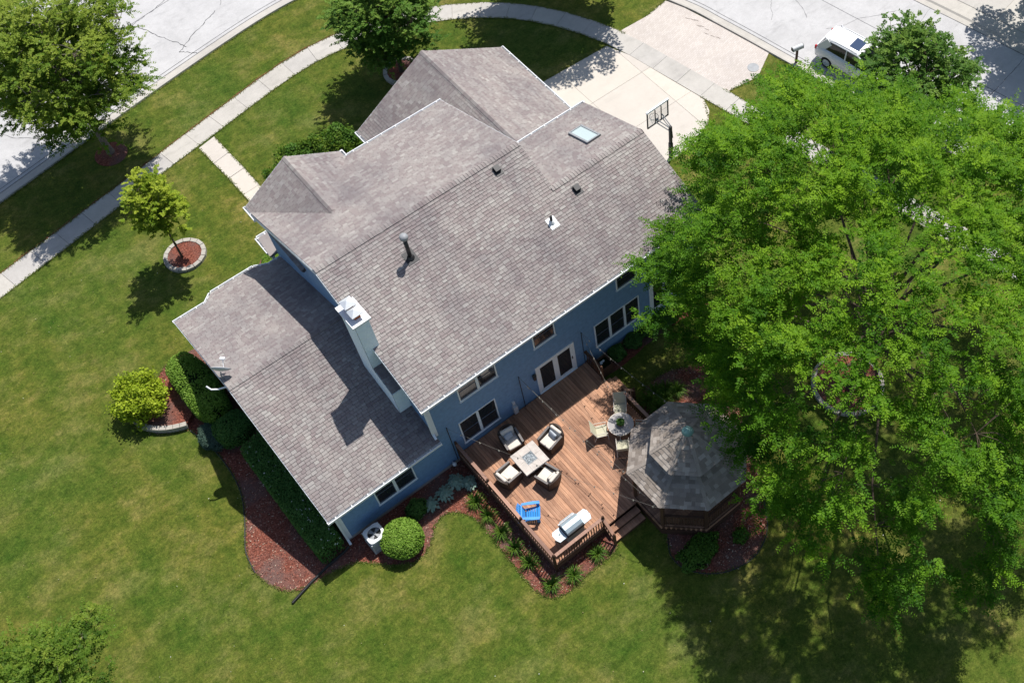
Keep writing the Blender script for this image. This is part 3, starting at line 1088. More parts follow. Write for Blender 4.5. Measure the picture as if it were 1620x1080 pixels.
rake((XL, Ye, Ze), (XL, Yr, Zr), (-0.016, 0, 0))
rake((XL, 36.2, Ze), (XL, Yr, Zr), (-0.016, 0, 0))
rake((FX0, fy0, fz0), (FX0, fyr, fzr), (-0.016, 0, 0))
rake((FX0, fyf, fz0), (FX0, fyr, fzr), (-0.016, 0, 0))
rake((XR, Yf, Ze), (XR, Yr, Zr), (0.016, 0, 0))
rake((gx0, 36.78, gz), (gxr, 36.78, gzr), (0, 0.016, 0), 0.025, 0.2)
rake((gx1, 36.78, gz), (gxr, 36.78, gzr), (0, 0.016, 0), 0.025, 0.2)
rake((hx0, 40.12, hz), (hxr, 40.12, 5.30), (0, 0.016, 0), 0.025, 0.2)
rake((hx1, 40.12, hz), (hxr, 40.12, 5.30), (0, 0.016, 0), 0.025, 0.2)

# walls: solid volumes clad in lap siding
WY, WX = 23.70, 6.76
core = MB()


def vol_x(x0, x1, prof):
    """prism along x from a (y,z) profile"""
    n_ = len(prof)
    vs = [(x0, y, z) for y, z in prof] + [(x1, y, z) for y, z in prof]
    fs = [tuple(range(n_ - 1, -1, -1)), tuple(range(n_, 2 * n_))] + [(i, (i + 1) % n_, n_ + (i + 1) % n_, n_ + i) for i in range(n_)]
    return MB().add(vs, fs)


dz = 0.20
vol_x(WX, 16.3, [(WY + .02, 0), (36.05, 0), (36.05, Ze + P1 * (Yf - 36.05) - dz), (Yr, Zr - dz), (WY + .02, Ze + P1 * (WY - Ye) - dz)]).build('wall', 'siding', house)
vol_x(16.3, 21.15, [(WY + .02, 0), (31.55, 0), (31.55, 5.87 + P1 * (Yf2 - 31.55) - dz), (Yr2, Zr2 - dz), (WY + .02, Ze + P1 * (WY - Ye) - dz)]).build('wall', 'siding', house)
vol_x(1.80, WX - .02, [(WY + .02, 0), (35.4, 0), (35.4, fz0 + P2 * (fyf - 35.4) - dz), (fyr, fzr - dz), (WY + .02, fz0 + P2 * (WY - fy0) - dz)]).build('wall', 'siding', house)
gw_ = MB()
gw_.prism([(3.5, 35.6), (5.45, 35.6), (5.45, 36.1), (5.1, 36.25), (3.8, 36.25), (3.5, 36.1)], 0, 2.55)
gw_.build('wall', 'siding', house)
gw_ = MB()
n_ = 5
pr_ = [(13.85, 0), (21.85, 0), (21.85, hz + 0.02), (hxr, 5.1), (13.85, hz + 0.02)]
gw_.add([(x, 31.6, z) for x, z in pr_] + [(x, 39.8, z) for x, z in pr_], [(0, 1, 2, 3, 4), (9, 8, 7, 6, 5)] + [(i, (i + 1) % 5, 5 + (i + 1) % 5, 5 + i) for i in range(5)])
gw_.build('wall', 'siding', house)
gw_ = MB()
pr_ = [(6.85, 0), (11.0, 0), (11.0, gz + .02), (gxr, gzr - 0.2), (6.85, gz + .02)]
gw_.add([(x, 35.9, z) for x, z in pr_] + [(x, 36.45, z) for x, z in pr_], [(0, 1, 2, 3, 4), (9, 8, 7, 6, 5)] + [(i, (i + 1) % 5, 5 + (i + 1) % 5, 5 + i) for i in range(5)])
gw_.build('wall', 'siding', house)
# lap siding on the walls in view
topz = Ze + P1 * (WY - Ye) - 0.16
sd = courses('lap_siding', house, (1.80, WY, 0.18), (1, 0, 0), (0, 0, 1), [(0, 0), (WX - 1.8, 0), (WX - 1.8, 2.84), (0, 2.84)], 0.112, 90, 99, 0.022, 'siding', 21, 0)
courses('lap_siding', house, (WX, WY, 0.18), (1, 0, 0), (0, 0, 1), [(0, 0), (21.15 - WX, 0), (21.15 - WX, topz - 0.18), (0, topz - 0.18)], 0.112, 90, 99, 0.022, 'siding', 22, 0)
gpoly = [(-(36.05), 3.0), (-WY, 3.0), (-WY, topz), (-Yr, Zr - 0.16), (-36.05, Ze + P1 * (Yf - 36.05) - 0.16)]
courses('lap_siding', house, (WX, 0, 0), (0, -1, 0), (0, 0, 1), [(-u if False else -u, v) for u, v in [(36.05, 3.0), (WY, 3.0), (WY, topz), (Yr, Zr - 0.16), (36.05, Ze + P1 * (Yf - 36.05) - 0.16)]], 0.112, 90, 99, 0.022, 'siding', 23, 0)
fd = MB()
fd.b2(1.78, 21.1, WY - 0.03, WY + 0.1, 0, 0.19)
fd.build('foundation', 'found', house)
# corner boards
for x, y, z0, z1 in ((1.80, WY, 0.15, 2.88), (WX + 0.02, WY, 3.0, topz)):
    cb = MB()
    cb.b2(x - 0.04, x + 0.13, y - 0.045, y - 0.017, z0, z1)
    cb.b2(x - 0.045, x - 0.017, y - 0.045, y + 0.1, z0, z1)
    cb.build('corner_board', 'trim', house)


def downspout(x, y, z0, z1, elbow=True):
    mb = MB()
    mb.b2(x - 0.05, x + 0.05, y - 0.10, y - 0.03, z0, z1 - 0.35)
    mb.bar((x, y - 0.065, z1 - 0.36), (x, Ye - 0.07, z1 - 0.10), 0.10, 0.07)
    if elbow:
        mb.bar((x, y - 0.065, z0 + 0.03), (x - 0.02, y - 0.30, z0 - 0.07), 0.10, 0.07)
    return mb.build('downspout', 'trim', house)


downspout(1.72, WY, 0.22, 3.0)
downspout(6.70, WY - 0.01, 3.35, 5.8)


# windows on the rear wall
def window(x0, x1, z0, z1, lights=1, sash=True, y=WY, proud=0.045):
    wobj = MB()
    t = 0.055
    yf = y - proud - 0.008
    wobj.b2(x0, x1, yf, y + 0.02, z0, z0 + t)
    wobj.b2(x0, x1, yf, y + 0.02, z1 - t, z1)
    wobj.b2(x0, x0 + t, yf, y + 0.02, z0 + t, z1 - t)
    wobj.b2(x1 - t, x1, yf, y + 0.02, z0 + t, z1 - t)
    wobj.b2(x0 - 0.03, x1 + 0.03, yf - 0.03, y + 0.01, z0 - 0.035, z0 - 0.002)
    for k in range(1, lights):
        xm = x0 + (x1 - x0) * k / lights
        wobj.b2(xm - 0.06, xm + 0.06, yf - 0.003, y + 0.02, z0 + t, z1 - t)
    wo = wobj.build('window', 'trim', house)
    for k in range(lights):
        a = x0 + (x1 - x0) * k / lights + 0.06
        b = x0 + (x1 - x0) * (k + 1) / lights - 0.06
        pn = MB()
        pn.b2(a, b, yf + 0.022, yf + 0.027, z0 + t, z1 - t)
        pn.build('pane', 'glass', wo)
        sb = MB()
        zm = (z0 + z1) / 2
        sb.b2(a, b, yf + 0.010, yf + 0.021, zm - 0.018, zm + 0.018)
        sb.b2(a, b, yf + 0.010, yf + 0.021, z0 + t, z0 + t + 0.10)
        sb.b2(a, a + 0.03, yf + 0.012, yf + 0.021, z0 + t, zm)
        sb.b2(b - 0.03, b, yf + 0.012, yf + 0.021, z0 + t, zm)
        sb.build('sash', 'blind', wo)
    return wo


window(8.24, 10.13, 4.20, 5.55, 2)
window(7.86, 9.72, 1.06, 2.80, 2)
window(12.01, 13.15, 4.25, 5.55, 1)
window(16.46, 17.59, 4.28, 5.55, 1)
window(15.08, 17.62, 1.14, 2.85, 3)
window(3.51, 5.39, 1.02, 2.62, 2)
window(19.45, 20.5, 1.14, 2.85, 1)


def french_door(x0, x1, z0, z1, leaves=2):
    y = WY
    d_ = MB()
    t = 0.10
    d_.b2(x0, x1, y - 0.06, y + 0.02, z1 - t, z1)
    d_.b2(x0, x0 + t, y - 0.06, y + 0.02, z0, z1 - t)
    d_.b2(x1 - t, x1, y - 0.06, y + 0.02, z0, z1 - t)
    d_.b2(x0, x1, y - 0.09, y + 0.02, z0 - 0.04, z0 - 0.001)
    do = d_.build('door', 'trim', house)
    for k in range(leaves):
        a = x0 + t + (x1 - x0 - 2 * t) * k / leaves
        b = x0 + t + (x1 - x0 - 2 * t) * (k + 1) / leaves
        lf = MB()
        s_ = 0.13
        lf.b2(a, b, y - 0.045, y - 0.016, z0, z0 + 0.2)
        lf.b2(a, b, y - 0.045, y - 0.016, z1 - t - s_, z1 - t - 0.001)
        lf.b2(a, a + s_, y - 0.045, y - 0.016, z0 + 0.2, z1 - t - s_)
        lf.b2(b - s_, b, y - 0.045, y - 0.016, z0 + 0.2, z1 - t - s_)
        lf.build('door_leaf', 'trim', do)
        pn = MB()
        pn.b2(a + s_, b - s_, y - 0.036, y - 0.030, z0 + 0.2, z1 - t - s_)
        pn.build('pane', 'glass', do)
    hd = MB()
    hd.b2(x1 - t - 0.09, x1 - t - 0.05, y - 0.085, y - 0.046, z0 + 0.95, z0 + 1.12)
    hd.build('handle', 'black', do)
    return do


french_door(11.85, 13.93, 0.70, 2.84)
french_door(18.23, 19.20, 0.75, 2.89, 1)

# chimney chase
cx0, cx1 = 6.20, 6.80
y0, y1, y2 = 25.11, 26.27, 27.36
vs = [(y0, 2.5), (y2, 2.5), (y2, 8.84), (y1, 8.84), (y1, 5.80), (y0, 5.25)]
vol = vol_x(cx0 + 0.015, cx1 - 0.002, vs)
chim = vol.build('chimney', 'chim', house)
courses('lap_siding', chim, (cx0, y0, 0), (1, 0, 0), (0, 0, 1), [(0, 3.0), (0.58, 3.0), (0.58, 5.22), (0, 5.22)], 0.112, 90, 99, 0.013, 'chim', 31, 0)
courses('lap_siding', chim, (cx0, y1, 0), (1, 0, 0), (0, 0, 1), [(0, 5.78), (0.60, 5.78), (0.60, 8.82), (0, 8.82)], 0.112, 90, 99, 0.013, 'chim', 32, 0)
courses('lap_siding', chim, (cx0, 0, 0), (0, -1, 0), (0, 0, 1), [(-y2, 3.0), (-y0, 3.0), (-y0, 5.25), (-y1, 5.8), (-y1, 8.82), (-y2, 8.82)][:4] + [(-y2, 5.8)], 0.112, 90, 99, 0.013, 'chim', 33, 0)
courses('lap_siding', chim, (cx0, 0, 0), (0, -1, 0), (0, 0, 1), [(-y2, 5.8), (-y1, 5.8), (-y1, 8.82), (-y2, 8.82)], 0.112, 90, 99, 0.013, 'chim', 34, 0)
cpv = Vector((0, y1 - y0, 0.55)).normalized()
shl = slab('shoulder_roof', chim, (cx0 + 0.02, y0 + 0.02, 5.27), (1, 0, 0), cpv, [(0, 0), (0.50, 0), (0.50, 1.26), (0, 1.26)], 0.03, 'decking', 0.03)
courses('shingles', shl, (cx0 + 0.02, y0 + 0.02, 5.30), (1, 0, 0), cpv, [(0, 0), (0.50, 0), (0.50, 1.26), (0, 1.26)], 0.14, 0.15, 0.3, 0.012, 'shingle', 35)
capm = MB()
capm.b2(cx0 - 0.10, cx1 + 0.10, y1 - 0.09, y2 + 0.09, 8.84, 8.93)
capm.build('chimney_cap', 'white', chim)
for yy, zz in ((26.60, 9.18), (27.03, 9.30)):
    fl = MB()
    fl.b2(6.38, 6.64, yy - 0.13, yy + 0.13, 8.93, zz - 0.02)
    fo = fl.build('flue', 'clay', chim)
    hat = MB()
    hx, hr = 6.51, 0.24
    hat.add([(hx - hr, yy - hr, zz + .06), (hx + hr, yy - hr, zz + .06), (hx + hr, yy + hr, zz + .06), (hx - hr, yy + hr, zz + .06), (hx, yy, zz + 0.2),
             (hx - hr, yy - hr, zz + .03), (hx + hr, yy - hr, zz + .03), (hx + hr, yy + hr, zz + .03), (hx - hr, yy + hr, zz + .03)],
            [(0, 1, 4), (1, 2, 4), (2, 3, 4), (3, 0, 4), (5, 6, 1, 0), (6, 7, 2, 1), (7, 8, 3, 2), (8, 5, 0, 3), (8, 7, 6, 5)])
    for sx in (-1, 1):
        for sy in (-1, 1):
            hat.b2(hx + sx * 0.12 - 0.012, hx + sx * 0.12 + 0.012, yy + sy * 0.12 - 0.012, yy + sy * 0.12 + 0.012, zz - 0.1, zz + 0.05)
    hat.build('flue_hat', 'galv', fo)
fl = MB()
fl.b2(6.55, 6.80, 25.72, 26.0, 6.62, 6.70)
fl.build('flashing', 'white', chim)

# roof furniture
rz_ = lambda y: Ze + P1 * (y - Ye)
vp = MB()
vp.tube([(9.88, 28.34, rz_(28.34) - 0.05), (9.88, 28.34, rz_(28.34) + 1.30)], 0.085, 16)
vpo = vp.build('vent_pipe', 'black', house, True)
vp = MB()
vp.lathe((9.88, 28.34, rz_(28.34) + 1.26), [(0.10, 0), (0.17, 0.02), (0.175, 0.12), (0.15, 0.19), (0.06, 0.23), (0.01, 0.235)], 18)
vp.build('vent_cap', 'grey', vpo, True)
vp = MB()
vp.lathe((9.88, 28.34, rz_(28.34) + 0.02), [(0.17, 0), (0.13, 0.07), (0.10, 0.12)], 16)
vp.bar((9.88, 28.08, rz_(28.08) + 0.035), (9.88, 28.62, rz_(28.62) + 0.035), 0.5, 0.012)
vp.build('pipe_boot', 'black', vpo)
vp = MB()
vp.tube([(15.5, 26.5, rz_(26.5)), (15.5, 26.5, rz_(26.5) + 0.42)], 0.06, 12)
v2 = vp.build('vent_pipe', 'black', house, True)
vp = MB()
vp.bar((15.52, 26.22, rz_(26.22) + 0.035), (15.52, 26.7, rz_(26.7) + 0.035), 0.42, 0.02)
vp.lathe((15.5, 26.5, rz_(26.5) + 0.03), [(0.14, 0), (0.10, 0.10), (0.07, 0.14)], 14)
vp.build('pipe_boot', 'white', v2)
for x, y in ((17.3, 27.05), (15.02, 29.40)):
    rv = MB()
    rv.box((x, y, rz_(y) + 0.12), (0.26, 0.26, 0.16), 0, math.atan(P1))
    rv.bar((x, y - 0.24, rz_(y - 0.24) + 0.035), (x, y + 0.2, rz_(y + 0.2) + 0.035), 0.36, 0.012)
    rv.build('roof_vent', 'black', house)
# skylight
sky_z = lambda y: 5.87 + P1 * (Yf2 - y)
sko = MB()
for a, b, c_, d_ in ((19.33, 19.42, 28.93, 30.36), (20.0, 20.09, 28.93, 30.36)):
    sko.hexa([(a, c_, sky_z(c_)), (b, c_, sky_z(c_)), (b, d_, sky_z(d_)), (a, d_, sky_z(d_)), (a, c_, sky_z(c_) + .13), (b, c_, sky_z(c_) + .13), (b, d_, sky_z(d_) + .13), (a, d_, sky_z(d_) + .13)])
for c_, d_ in ((28.93, 29.01), (30.28, 30.36)):
    a, b = 19.42, 20.0
    sko.hexa([(a, c_, sky_z(c_)), (b, c_, sky_z(c_)), (b, d_, sky_z(d_)), (a, d_, sky_z(d_)), (a, c_, sky_z(c_) + .13), (b, c_, sky_z(c_) + .13), (b, d_, sky_z(d_) + .13), (a, d_, sky_z(d_) + .13)])
sk = sko.build('skylight', 'grey', house)
a, b, c_, d_ = 19.42, 20.0, 29.01, 30.28
MB().hexa([(a, c_, sky_z(c_) + .05), (b, c_, sky_z(c_) + .05), (b, d_, sky_z(d_) + .05), (a, d_, sky_z(d_) + .05), (a, c_, sky_z(c_) + .10), (b, c_, sky_z(c_) + .10), (b, d_, sky_z(d_) + .10), (a, d_, sky_z(d_) + .10)]).build('pane', 'skyglass', sk)
# entry porch roof
po = MB()
po.hexa([(6.4, 36.3, 2.75), (8.9, 36.3, 2.75), (8.9, 37.75, 2.55), (6.55, 37.75, 2.55), (6.4, 36.3, 2.87), (8.9, 36.3, 2.87), (8.9, 37.75, 2.67), (6.55, 37.75, 2.67)])
pr = po.build('porch_roof', 'shingle', house)
gutter((6.55, 37.75, 2.66), (8.9, 37.75, 2.66), (0, 1, 0))
gutter((6.52, 36.6, 2.80), (6.55, 37.78, 2.66), (-1, 0, 0))
for x in (6.75, 8.7):
    MB().b2(x - 0.07, x + 0.07, 37.45, 37.59, 0, 2.56).build('porch_post', 'white', house)
# wall lantern by the french door and meter box
wb = MB()
wb.b2(11.66, 11.78, WY - 0.16, WY - 0.03, 2.15, 2.45)
wb.lathe((11.72, WY - 0.095, 2.45), [(0.10, 0), (0.03, 0.10)], 8)
wb.build('wall_lantern', 'black', house)
mbx = MB()
mbx.b2(10.38, 10.58, WY - 0.20, WY - 0.02, 0.75, 1.28)
mbx.b2(10.42, 10.54, WY - 0.12, WY - 0.02, 1.40, 1.62)
mbx.tube([(10.48, WY - 0.06, 0.62), (10.48, WY - 0.06, 0.76)], 0.03, 8)
mbx.tube([(10.48, WY - 0.06, 1.27), (10.48, WY - 0.06, 1.41)], 0.025, 8)
mbx.build('meter_box', 'lgrey', house)

# ================================================================== DECK
ZD = 0.62
deck = thing('deck', 'reddish brown wooden deck with railings behind the blue house', 'deck', (0, 0, 0))
unit = MB()
unit.box((0, 0.5, 0), (0.138, 1.0, 0.032))
ub = unit.build('board', 'deck', deck)
rb = random.Random(5)
DX0, DX1, DY0, DY1 = 7.42, 14.46, 16.86, 23.64
GC = Vector((14.05, 16.25, 0))


def gaz_y(x):
    """front end of the deck boards where they meet the octagonal gazebo floor"""
    ap = 2.28
    if x < GC.x - ap + 0.02:
        return DY0
    h = ap * math.tan(R(22.5))
    if x <= GC.x - h:
        return GC.y + h + (x - (GC.x - ap)) * 1.0 + 0.03
    return GC.y + ap + 0.03


x = DX0 + 0.07
first = True
while x < DX1 - 0.03:
    ys_ = gaz_y(x)
    cuts = [ys_]
    if rb.random() < 0.75 and DY1 - ys_ > 3.5:
        cuts.append(ys_ + rb.choice((2.44, 3.66, 4.88, 1.22)) if DY1 - ys_ > 5.2 else ys_ + 2.44)
    cuts.append(DY1)
    for a, b in zip(cuts[:-1], cuts[1:]):
        loc = (x, a + 0.004, ZD - 0.016 + rb.uniform(-0.002, 0.002))
        if first:
            ub.location, ub.scale = loc, (1, b - a - 0.008, 1)
            first = False
        else:
            piece(ub, deck, loc, (0, 0, 0), (1, b - a - 0.008, 1))
    x += 0.1475
fr = MB()
fr.b2(DX0 - 0.02, DX0, DY0, DY1, 0.30, ZD - 0.035)
fr.b2(DX0, 11.6, DY0 - 0.02, DY0, 0.30, ZD - 0.035)
fr.b2(DX1, DX1 + 0.02, 18.4, DY1, 0.30, ZD - 0.035)
for yy in (18.2, 20.0, 21.8, 23.4):
    fr.b2(DX0, DX1 if yy > 18.6 else 11.7, yy - 0.02, yy + 0.02, 0.36, ZD - 0.036)
fr.build('deck_frame', 'dwood', deck)

RH = 0.94
balu = MB()
balu.box((0, 0, 0), (0.036, 0.036, 0.76))
bal = None


def rail_run(p0, p1, cap_mat='rail', posts=(0.0, 1.0), z=ZD, cap=True):
    global bal
    p0, p1 = Vector((*p0, 0)), Vector((*p1, 0))
    d = p1 - p0
    L = d.length
    dn = d.normalized()
    an = math.atan2(d.y, d.x)
    up = Vector((0, 0, 1))
    c_ = MB()
    c_.bar(p0 + up * (z + RH), p1 + up * (z + RH), 0.145, 0.035)
    c_.build('top_rail', cap_mat, deck)
    c_ = MB()
    c_.bar(p0 + up * (z + RH - 0.09), p1 + up * (z + RH - 0.09), 0.036, 0.085)
    c_.bar(p0 + up * (z + 0.10), p1 + up * (z + 0.10), 0.036, 0.085)
    c_.build('rail', cap_mat, deck)
    nb = int(L / 0.125)
    for k in range(1, nb):
        q = p0 + d * k / nb
        if bal is None:
            bal = balu.build('baluster', 'dwood', deck)
            bal.location = (q.x, q.y, z + 0.48)
        else:
            piece(bal, deck, (q.x, q.y, z + 0.48), (0, 0, an))
    for t in posts:
        q = p0 + d * t
        pm = MB()
        pm.box((q.x, q.y, (z + RH + 0.07) / 2), (0.095, 0.095, z + RH + 0.07), an)
        pm.lathe((q.x, q.y, z + RH + 0.07), [(0.055, 0), (0.06, 0.02), (0.045, 0.05), (0.052, 0.085), (0.03, 0.115), (0.005, 0.12)], 8)
        pm.build('post', 'dwood', deck)


rail_run((DX0 + 0.04, 21.33), (DX0 + 0.04, DY1 - 0.02), 'rail', (0.0, 1.0))
rail_run((DX0 + 0.04, 19.05), (DX0 + 0.04, 21.27), 'rail', (0.0,))
rail_run((DX0 + 0.04, DY0 + 0.02), (DX0 + 0.04, 18.99), 'rail', (0.0,))
rail_run((DX0 + 0.13, DY0 + 0.02), (10.0, DY0 + 0.02), 'rail', (1.0,))
rail_run((DX1 - 0.04, 18.75), (DX1 - 0.04, 21.0), 'rail', (1.0,))
rail_run((DX1 - 0.04, 22.45), (DX1 - 0.04, DY1 - 0.02), 'dwood', (0.0,))


def steps(x0, y0, x1, y1, out, n=2):
    """treads along the edge (x0,y0)-(x1,y1), descending along out"""
    p0, p1, o = Vector((x0, y0, 0)), Vector((x1, y1, 0)), Vector((*out, 0))
    rise = ZD / (n + 1)
    for k in range(n):
        z = ZD - rise * (k + 1)
        for j in range(2):
            t_ = MB()
            a0, a1 = 0.31 * k + 0.155 * j + 0.005, 0.31 * k + 0.155 * (j + 1)
            q = [p0 + o * a0, p1 + o * a0, p1 + o * a1, p0 + o * a1]
            t_.prism(ccw([(v.x, v.y) for v in q]), z - 0.035, z)
            t_.build('tread', 'deck', deck)
        rs_ = MB()
        q = [p0 + o * (0.31 * k - 0.02), p1 + o * (0.31 * k - 0.02), p1 + o * (0.31 * k), p0 + o * (0.31 * k)]
        rs_.prism(ccw([(v.x, v.y) for v in q]), max(0, z - rise * 0), z + rise - 0.036)
        rs_.build('riser', 'dwood', deck)
    rs_ = MB()
    q = [p0 + o * (0.31 * n - 0.02), p1 + o * (0.31 * n - 0.02), p1 + o * (0.31 * n), p0 + o * (0.31 * n)]
    rs_.prism(ccw([(v.x, v.y) for v in q]), 0, ZD - rise * n - 0.036)
    rs_.build('riser', 'dwood', deck)


steps(10.08, DY0 - 0.02, 11.66, DY0 - 0.02, (0, -1))
steps(DX1 + 0.02, 22.4, DX1 + 0.02, 21.06, (1, 0))
# newel posts and sloping rails of the two flights
for (px, py), (qx, qy) in (((10.0, DY0 + 0.02), (10.0, 16.2)), ((DX1 - 0.04, 21.0), (15.0, 20.97))):
    nw = MB()
    nw.box((qx, qy, 0.5), (0.095, 0.095, 1.0))
    nw.lathe((qx, qy, 1.0), [(0.055, 0), (0.06, 0.02), (0.045, 0.05), (0.052, 0.085), (0.03, 0.115), (0.005, 0.12)], 8)
    nw.build('post', 'dwood', deck)
    sr = MB()
    sr.bar((px, py, ZD + RH - 0.05), (qx, qy, 0.93), 0.13, 0.035)
    sr.bar((px, py, ZD + 0.12), (qx, qy, 0.14), 0.036, 0.08)
    sr.build('stair_rail', 'rail', deck)
    for k in range(1, 5):
        t = k / 5
        piece(bal, deck, (px + (qx - px) * t, py + (qy - py) * t, (ZD + 0.5) * (1 - t) + 0.52 * t))

# dark planter box by the far steps
pb = thing('planter_box', 'dark wooden planter box with pale pebbles beside the far deck railing', 'planter', (14.95, 23.05, 0))
m_ = MB()
m_.b2(-0.32, 0.32, -0.30, -0.26, 0, 0.72)
m_.b2(-0.32, 0.32, 0.26, 0.30, 0, 0.72)
m_.b2(-0.32, -0.28, -0.26, 0.26, 0, 0.72)
m_.b2(0.28, 0.32, -0.26, 0.26, 0, 0.72)
m_.build('side_panel', 'dwood', pb)
MB().b2(-0.28, 0.28, -0.26, 0.26, 0.5, 0.62).build('soil', 'inner', pb)
for k in range(6):
    MB().lathe((rb.uniform(-0.2, 0.2), rb.uniform(-0.18, 0.18), 0.62), [(0.01, 0), (0.05, 0.015), (0.045, 0.04), (0.01, 0.055)], 7).build('pebble', 'white', pb)

# ================================================================== GAZEBO
gz_ = thing('gazebo', 'octagonal brown wooden gazebo with two tier grey shingled roof', 'gazebo', (GC.x, GC.y, 0))


def oct_pts(r, off=22.5):
    return [(r * math.cos(R(off + 45 * k)), r * math.sin(R(off + 45 * k))) for k in range(8)]


m_ = MB()
m_.prism(oct_pts(2.46), 0.0, 0.42)
m_.build('base', 'dwood', gz_)
yb = -2.25
while yb < 2.25:
    half = min(2.27, (2.27 + 0.94 - abs(yb))) if abs(yb) > 0.94 else 2.27
    m_ = MB()
    m_.b2(-half, half, yb, yb + 0.14, 0.45, ZD)
    m_.build('board', 'deck', gz_)
    yb += 0.147
P8 = oct_pts(2.36)
for k in range(8):
    p, q = Vector((*P8[k], 0)), Vector((*P8[(k + 1) % 8], 0))
    an = math.atan2((q - p).y, (q - p).x)
    m_ = MB()
    m_.box((p.x * 0.985, p.y * 0.985, (2.95 + ZD) / 2), (0.14, 0.14, 2.95 - ZD), R(22.5 + 45 * k))
    m_.build('post', 'dwood', gz_)
    # beam, skirt board
    m_ = MB()
    m_.bar(p * 0.985 + Vector((0, 0, 2.82)), q * 0.985 + Vector((0, 0, 2.82)), 0.05, 0.22)
    m_.bar(p * 1.012 + Vector((0, 0, 0.53)), q * 1.012 + Vector((0, 0, 0.53)), 0.03, 0.20)
    m_.build('beam', 'dwood', gz_)
    mid = (p + q) / 2
    if 100 < math.degrees(math.atan2(mid.y, mid.x)) % 360 < 190:
        continue        # open towards the deck
    m_ = MB()
    m_.bar(p * 0.975 + Vector((0, 0, ZD + 0.92)), q * 0.975 + Vector((0, 0, ZD + 0.92)), 0.12, 0.045)
    m_.bar(p * 0.975 + Vector((0, 0, ZD + 0.10)), q * 0.975 + Vector((0, 0, ZD + 0.10)), 0.05, 0.08)
    m_.build('rail', 'dwood', gz_)
    d = q - p
    for j in range(1, 14):
        s_ = p + d * j / 14
        piece(bal, gz_, (s_.x * 0.975, s_.y * 0.975, ZD + 0.50), (0, 0, an), (2.2, 0.6, 1.06))
    hk = MB()
    mm = mid * 1.06
    hk.tube([(mm.x, mm.y, 2.90), (mm.x, mm.y, 2.66)], 0.02, 6)
    hk.build('hook', 'lgrey', gz_)


def oct_roof(r0, z0, r1, z1, expo, thick, seed, th=0.06):
    a0, a1 = r0 * math.cos(R(22.5)), r1 * math.cos(R(22.5))
    h0, h1 = r0 * math.sin(R(22.5)), r1 * math.sin(R(22.5))
    for k in range(8):
        an = R(45 * k + 45)
        out = Vector((math.cos(an), math.sin(an), 0))
        U = Vector((-math.sin(an), math.cos(an), 0))
        V = (-out * (a0 - a1) + Vector((0, 0, z1 - z0)))
        L = V.length
        V.normalize()
        O = out * a0 + Vector((0, 0, z0))
        poly = [(-h0, 0), (h0, 0), (h1, L), (-h1, L)]
        rp = slab('roof_panel', gz_, O, U, V, poly, th, 'dwood')
        courses('shakes', rp, O, U, V, poly, expo, 0.14, 0.30, thick, 'shake', seed + k, 0.03)
        hp_ = MB()
        c0 = O - U * h0
        c1_ = O - U * h0 + U * (h0 - h1) + V * L
        hp_.bar(c0 + Vector((0, 0, 0.012)), c1_ + Vector((0, 0, 0.012)), 0.15, 0.022)
        hp_.build('hip_cap', 'shake', rp)


oct_roof(2.60, 2.90, 1.25, 3.62, 0.17, 0.022, 100)
m_ = MB()
m_.prism(oct_pts(1.14), 3.5, 4.18)
m_.build('cupola', 'dark', gz_)  # wall coloured near-black to draw the shadow gap between the roof tiers
oct_roof(1.60, 4.06, 0.16, 5.0, 0.17, 0.022, 200)
m_ = MB()
m_.lathe((0, 0, 4.94), [(0.24, 0), (0.25, 0.04), (0.20, 0.14), (0.12, 0.22), (0.02, 0.27)], 12)
m_.build('finial', 'teal', gz_, True)
bn = MB()
for k in (7, 0, 1):
    p, q = Vector((*P8[k], 0)) * 0.8, Vector((*P8[(k + 1) % 8], 0)) * 0.8
    bn.bar(p + Vector((0, 0, ZD + 0.42)), q + Vector((0, 0, ZD + 0.42)), 0.4, 0.04)
bn.build('bench', 'dwood', gz_)

# ================================================================== DECK FURNITURE
ft = thing('fire_pit_table', 'square tiled fire pit table with blue grey fire glass, between four wicker armchairs', 'fire table', (9.48, 21.20, ZD))
h_ = 0.60
for sx in (-1, 1):
    for sy in (-1, 1):
        MB().rbox((sx * 0.295, sy * 0.295, 0.58), (0.578, 0.578, 0.04), 0.004, 1).build('tile', 'tile', ft) if False else None
rim = [(-0.595, -0.25, -0.595, 0.25), (0.25, 0.595, -0.25, 0.595), (-0.595, 0.25, 0.25, 0.595), (-0.25, 0.595, -0.595, -0.25)]
for a, b, c_, d_ in [(-0.595, -0.25, -0.595, -0.0), (-0.595, -0.25, 0.0, 0.595), (0.25, 0.595, -0.595, 0.0), (0.25, 0.595, 0.0, 0.595), (-0.25, 0.25, -0.595, -0.25), (-0.25, 0.25, 0.25, 0.595)]:
    MB().b2(a + 0.003, b - 0.003, c_ + 0.003, d_ - 0.003, 0.555, h_).build('tile', 'tile', ft)
m_ = MB()
m_.b2(-0.60, 0.60, -0.60, 0.60, 0.53, 0.556)
m_.build('table_rim', 'lgrey', ft)
m_ = MB()
m_.b2(-0.48, 0.48, -0.48, 0.48, 0.0, 0.53)
m_.build('base', 'wicker', ft)
m_ = MB()
for a, b, c_, d_ in ((-0.25, 0.25, -0.25, -0.225), (-0.25, 0.25, 0.225, 0.25), (-0.25, -0.225, -0.225, 0.225), (0.225, 0.25, -0.225, 0.225)):
    m_.b2(a, b, c_, d_, 0.556, h_ + 0.008)
m_.build('burner_rim', 'grey', ft)
m_ = MB()
gxn = 16
hv = [[(-0.225 + 0.45 * i / gxn, -0.225 + 0.45 * j / gxn, h_ - 0.03 + rb.uniform(0, 0.035)) for i in range(gxn + 1)] for j in range(gxn + 1)]
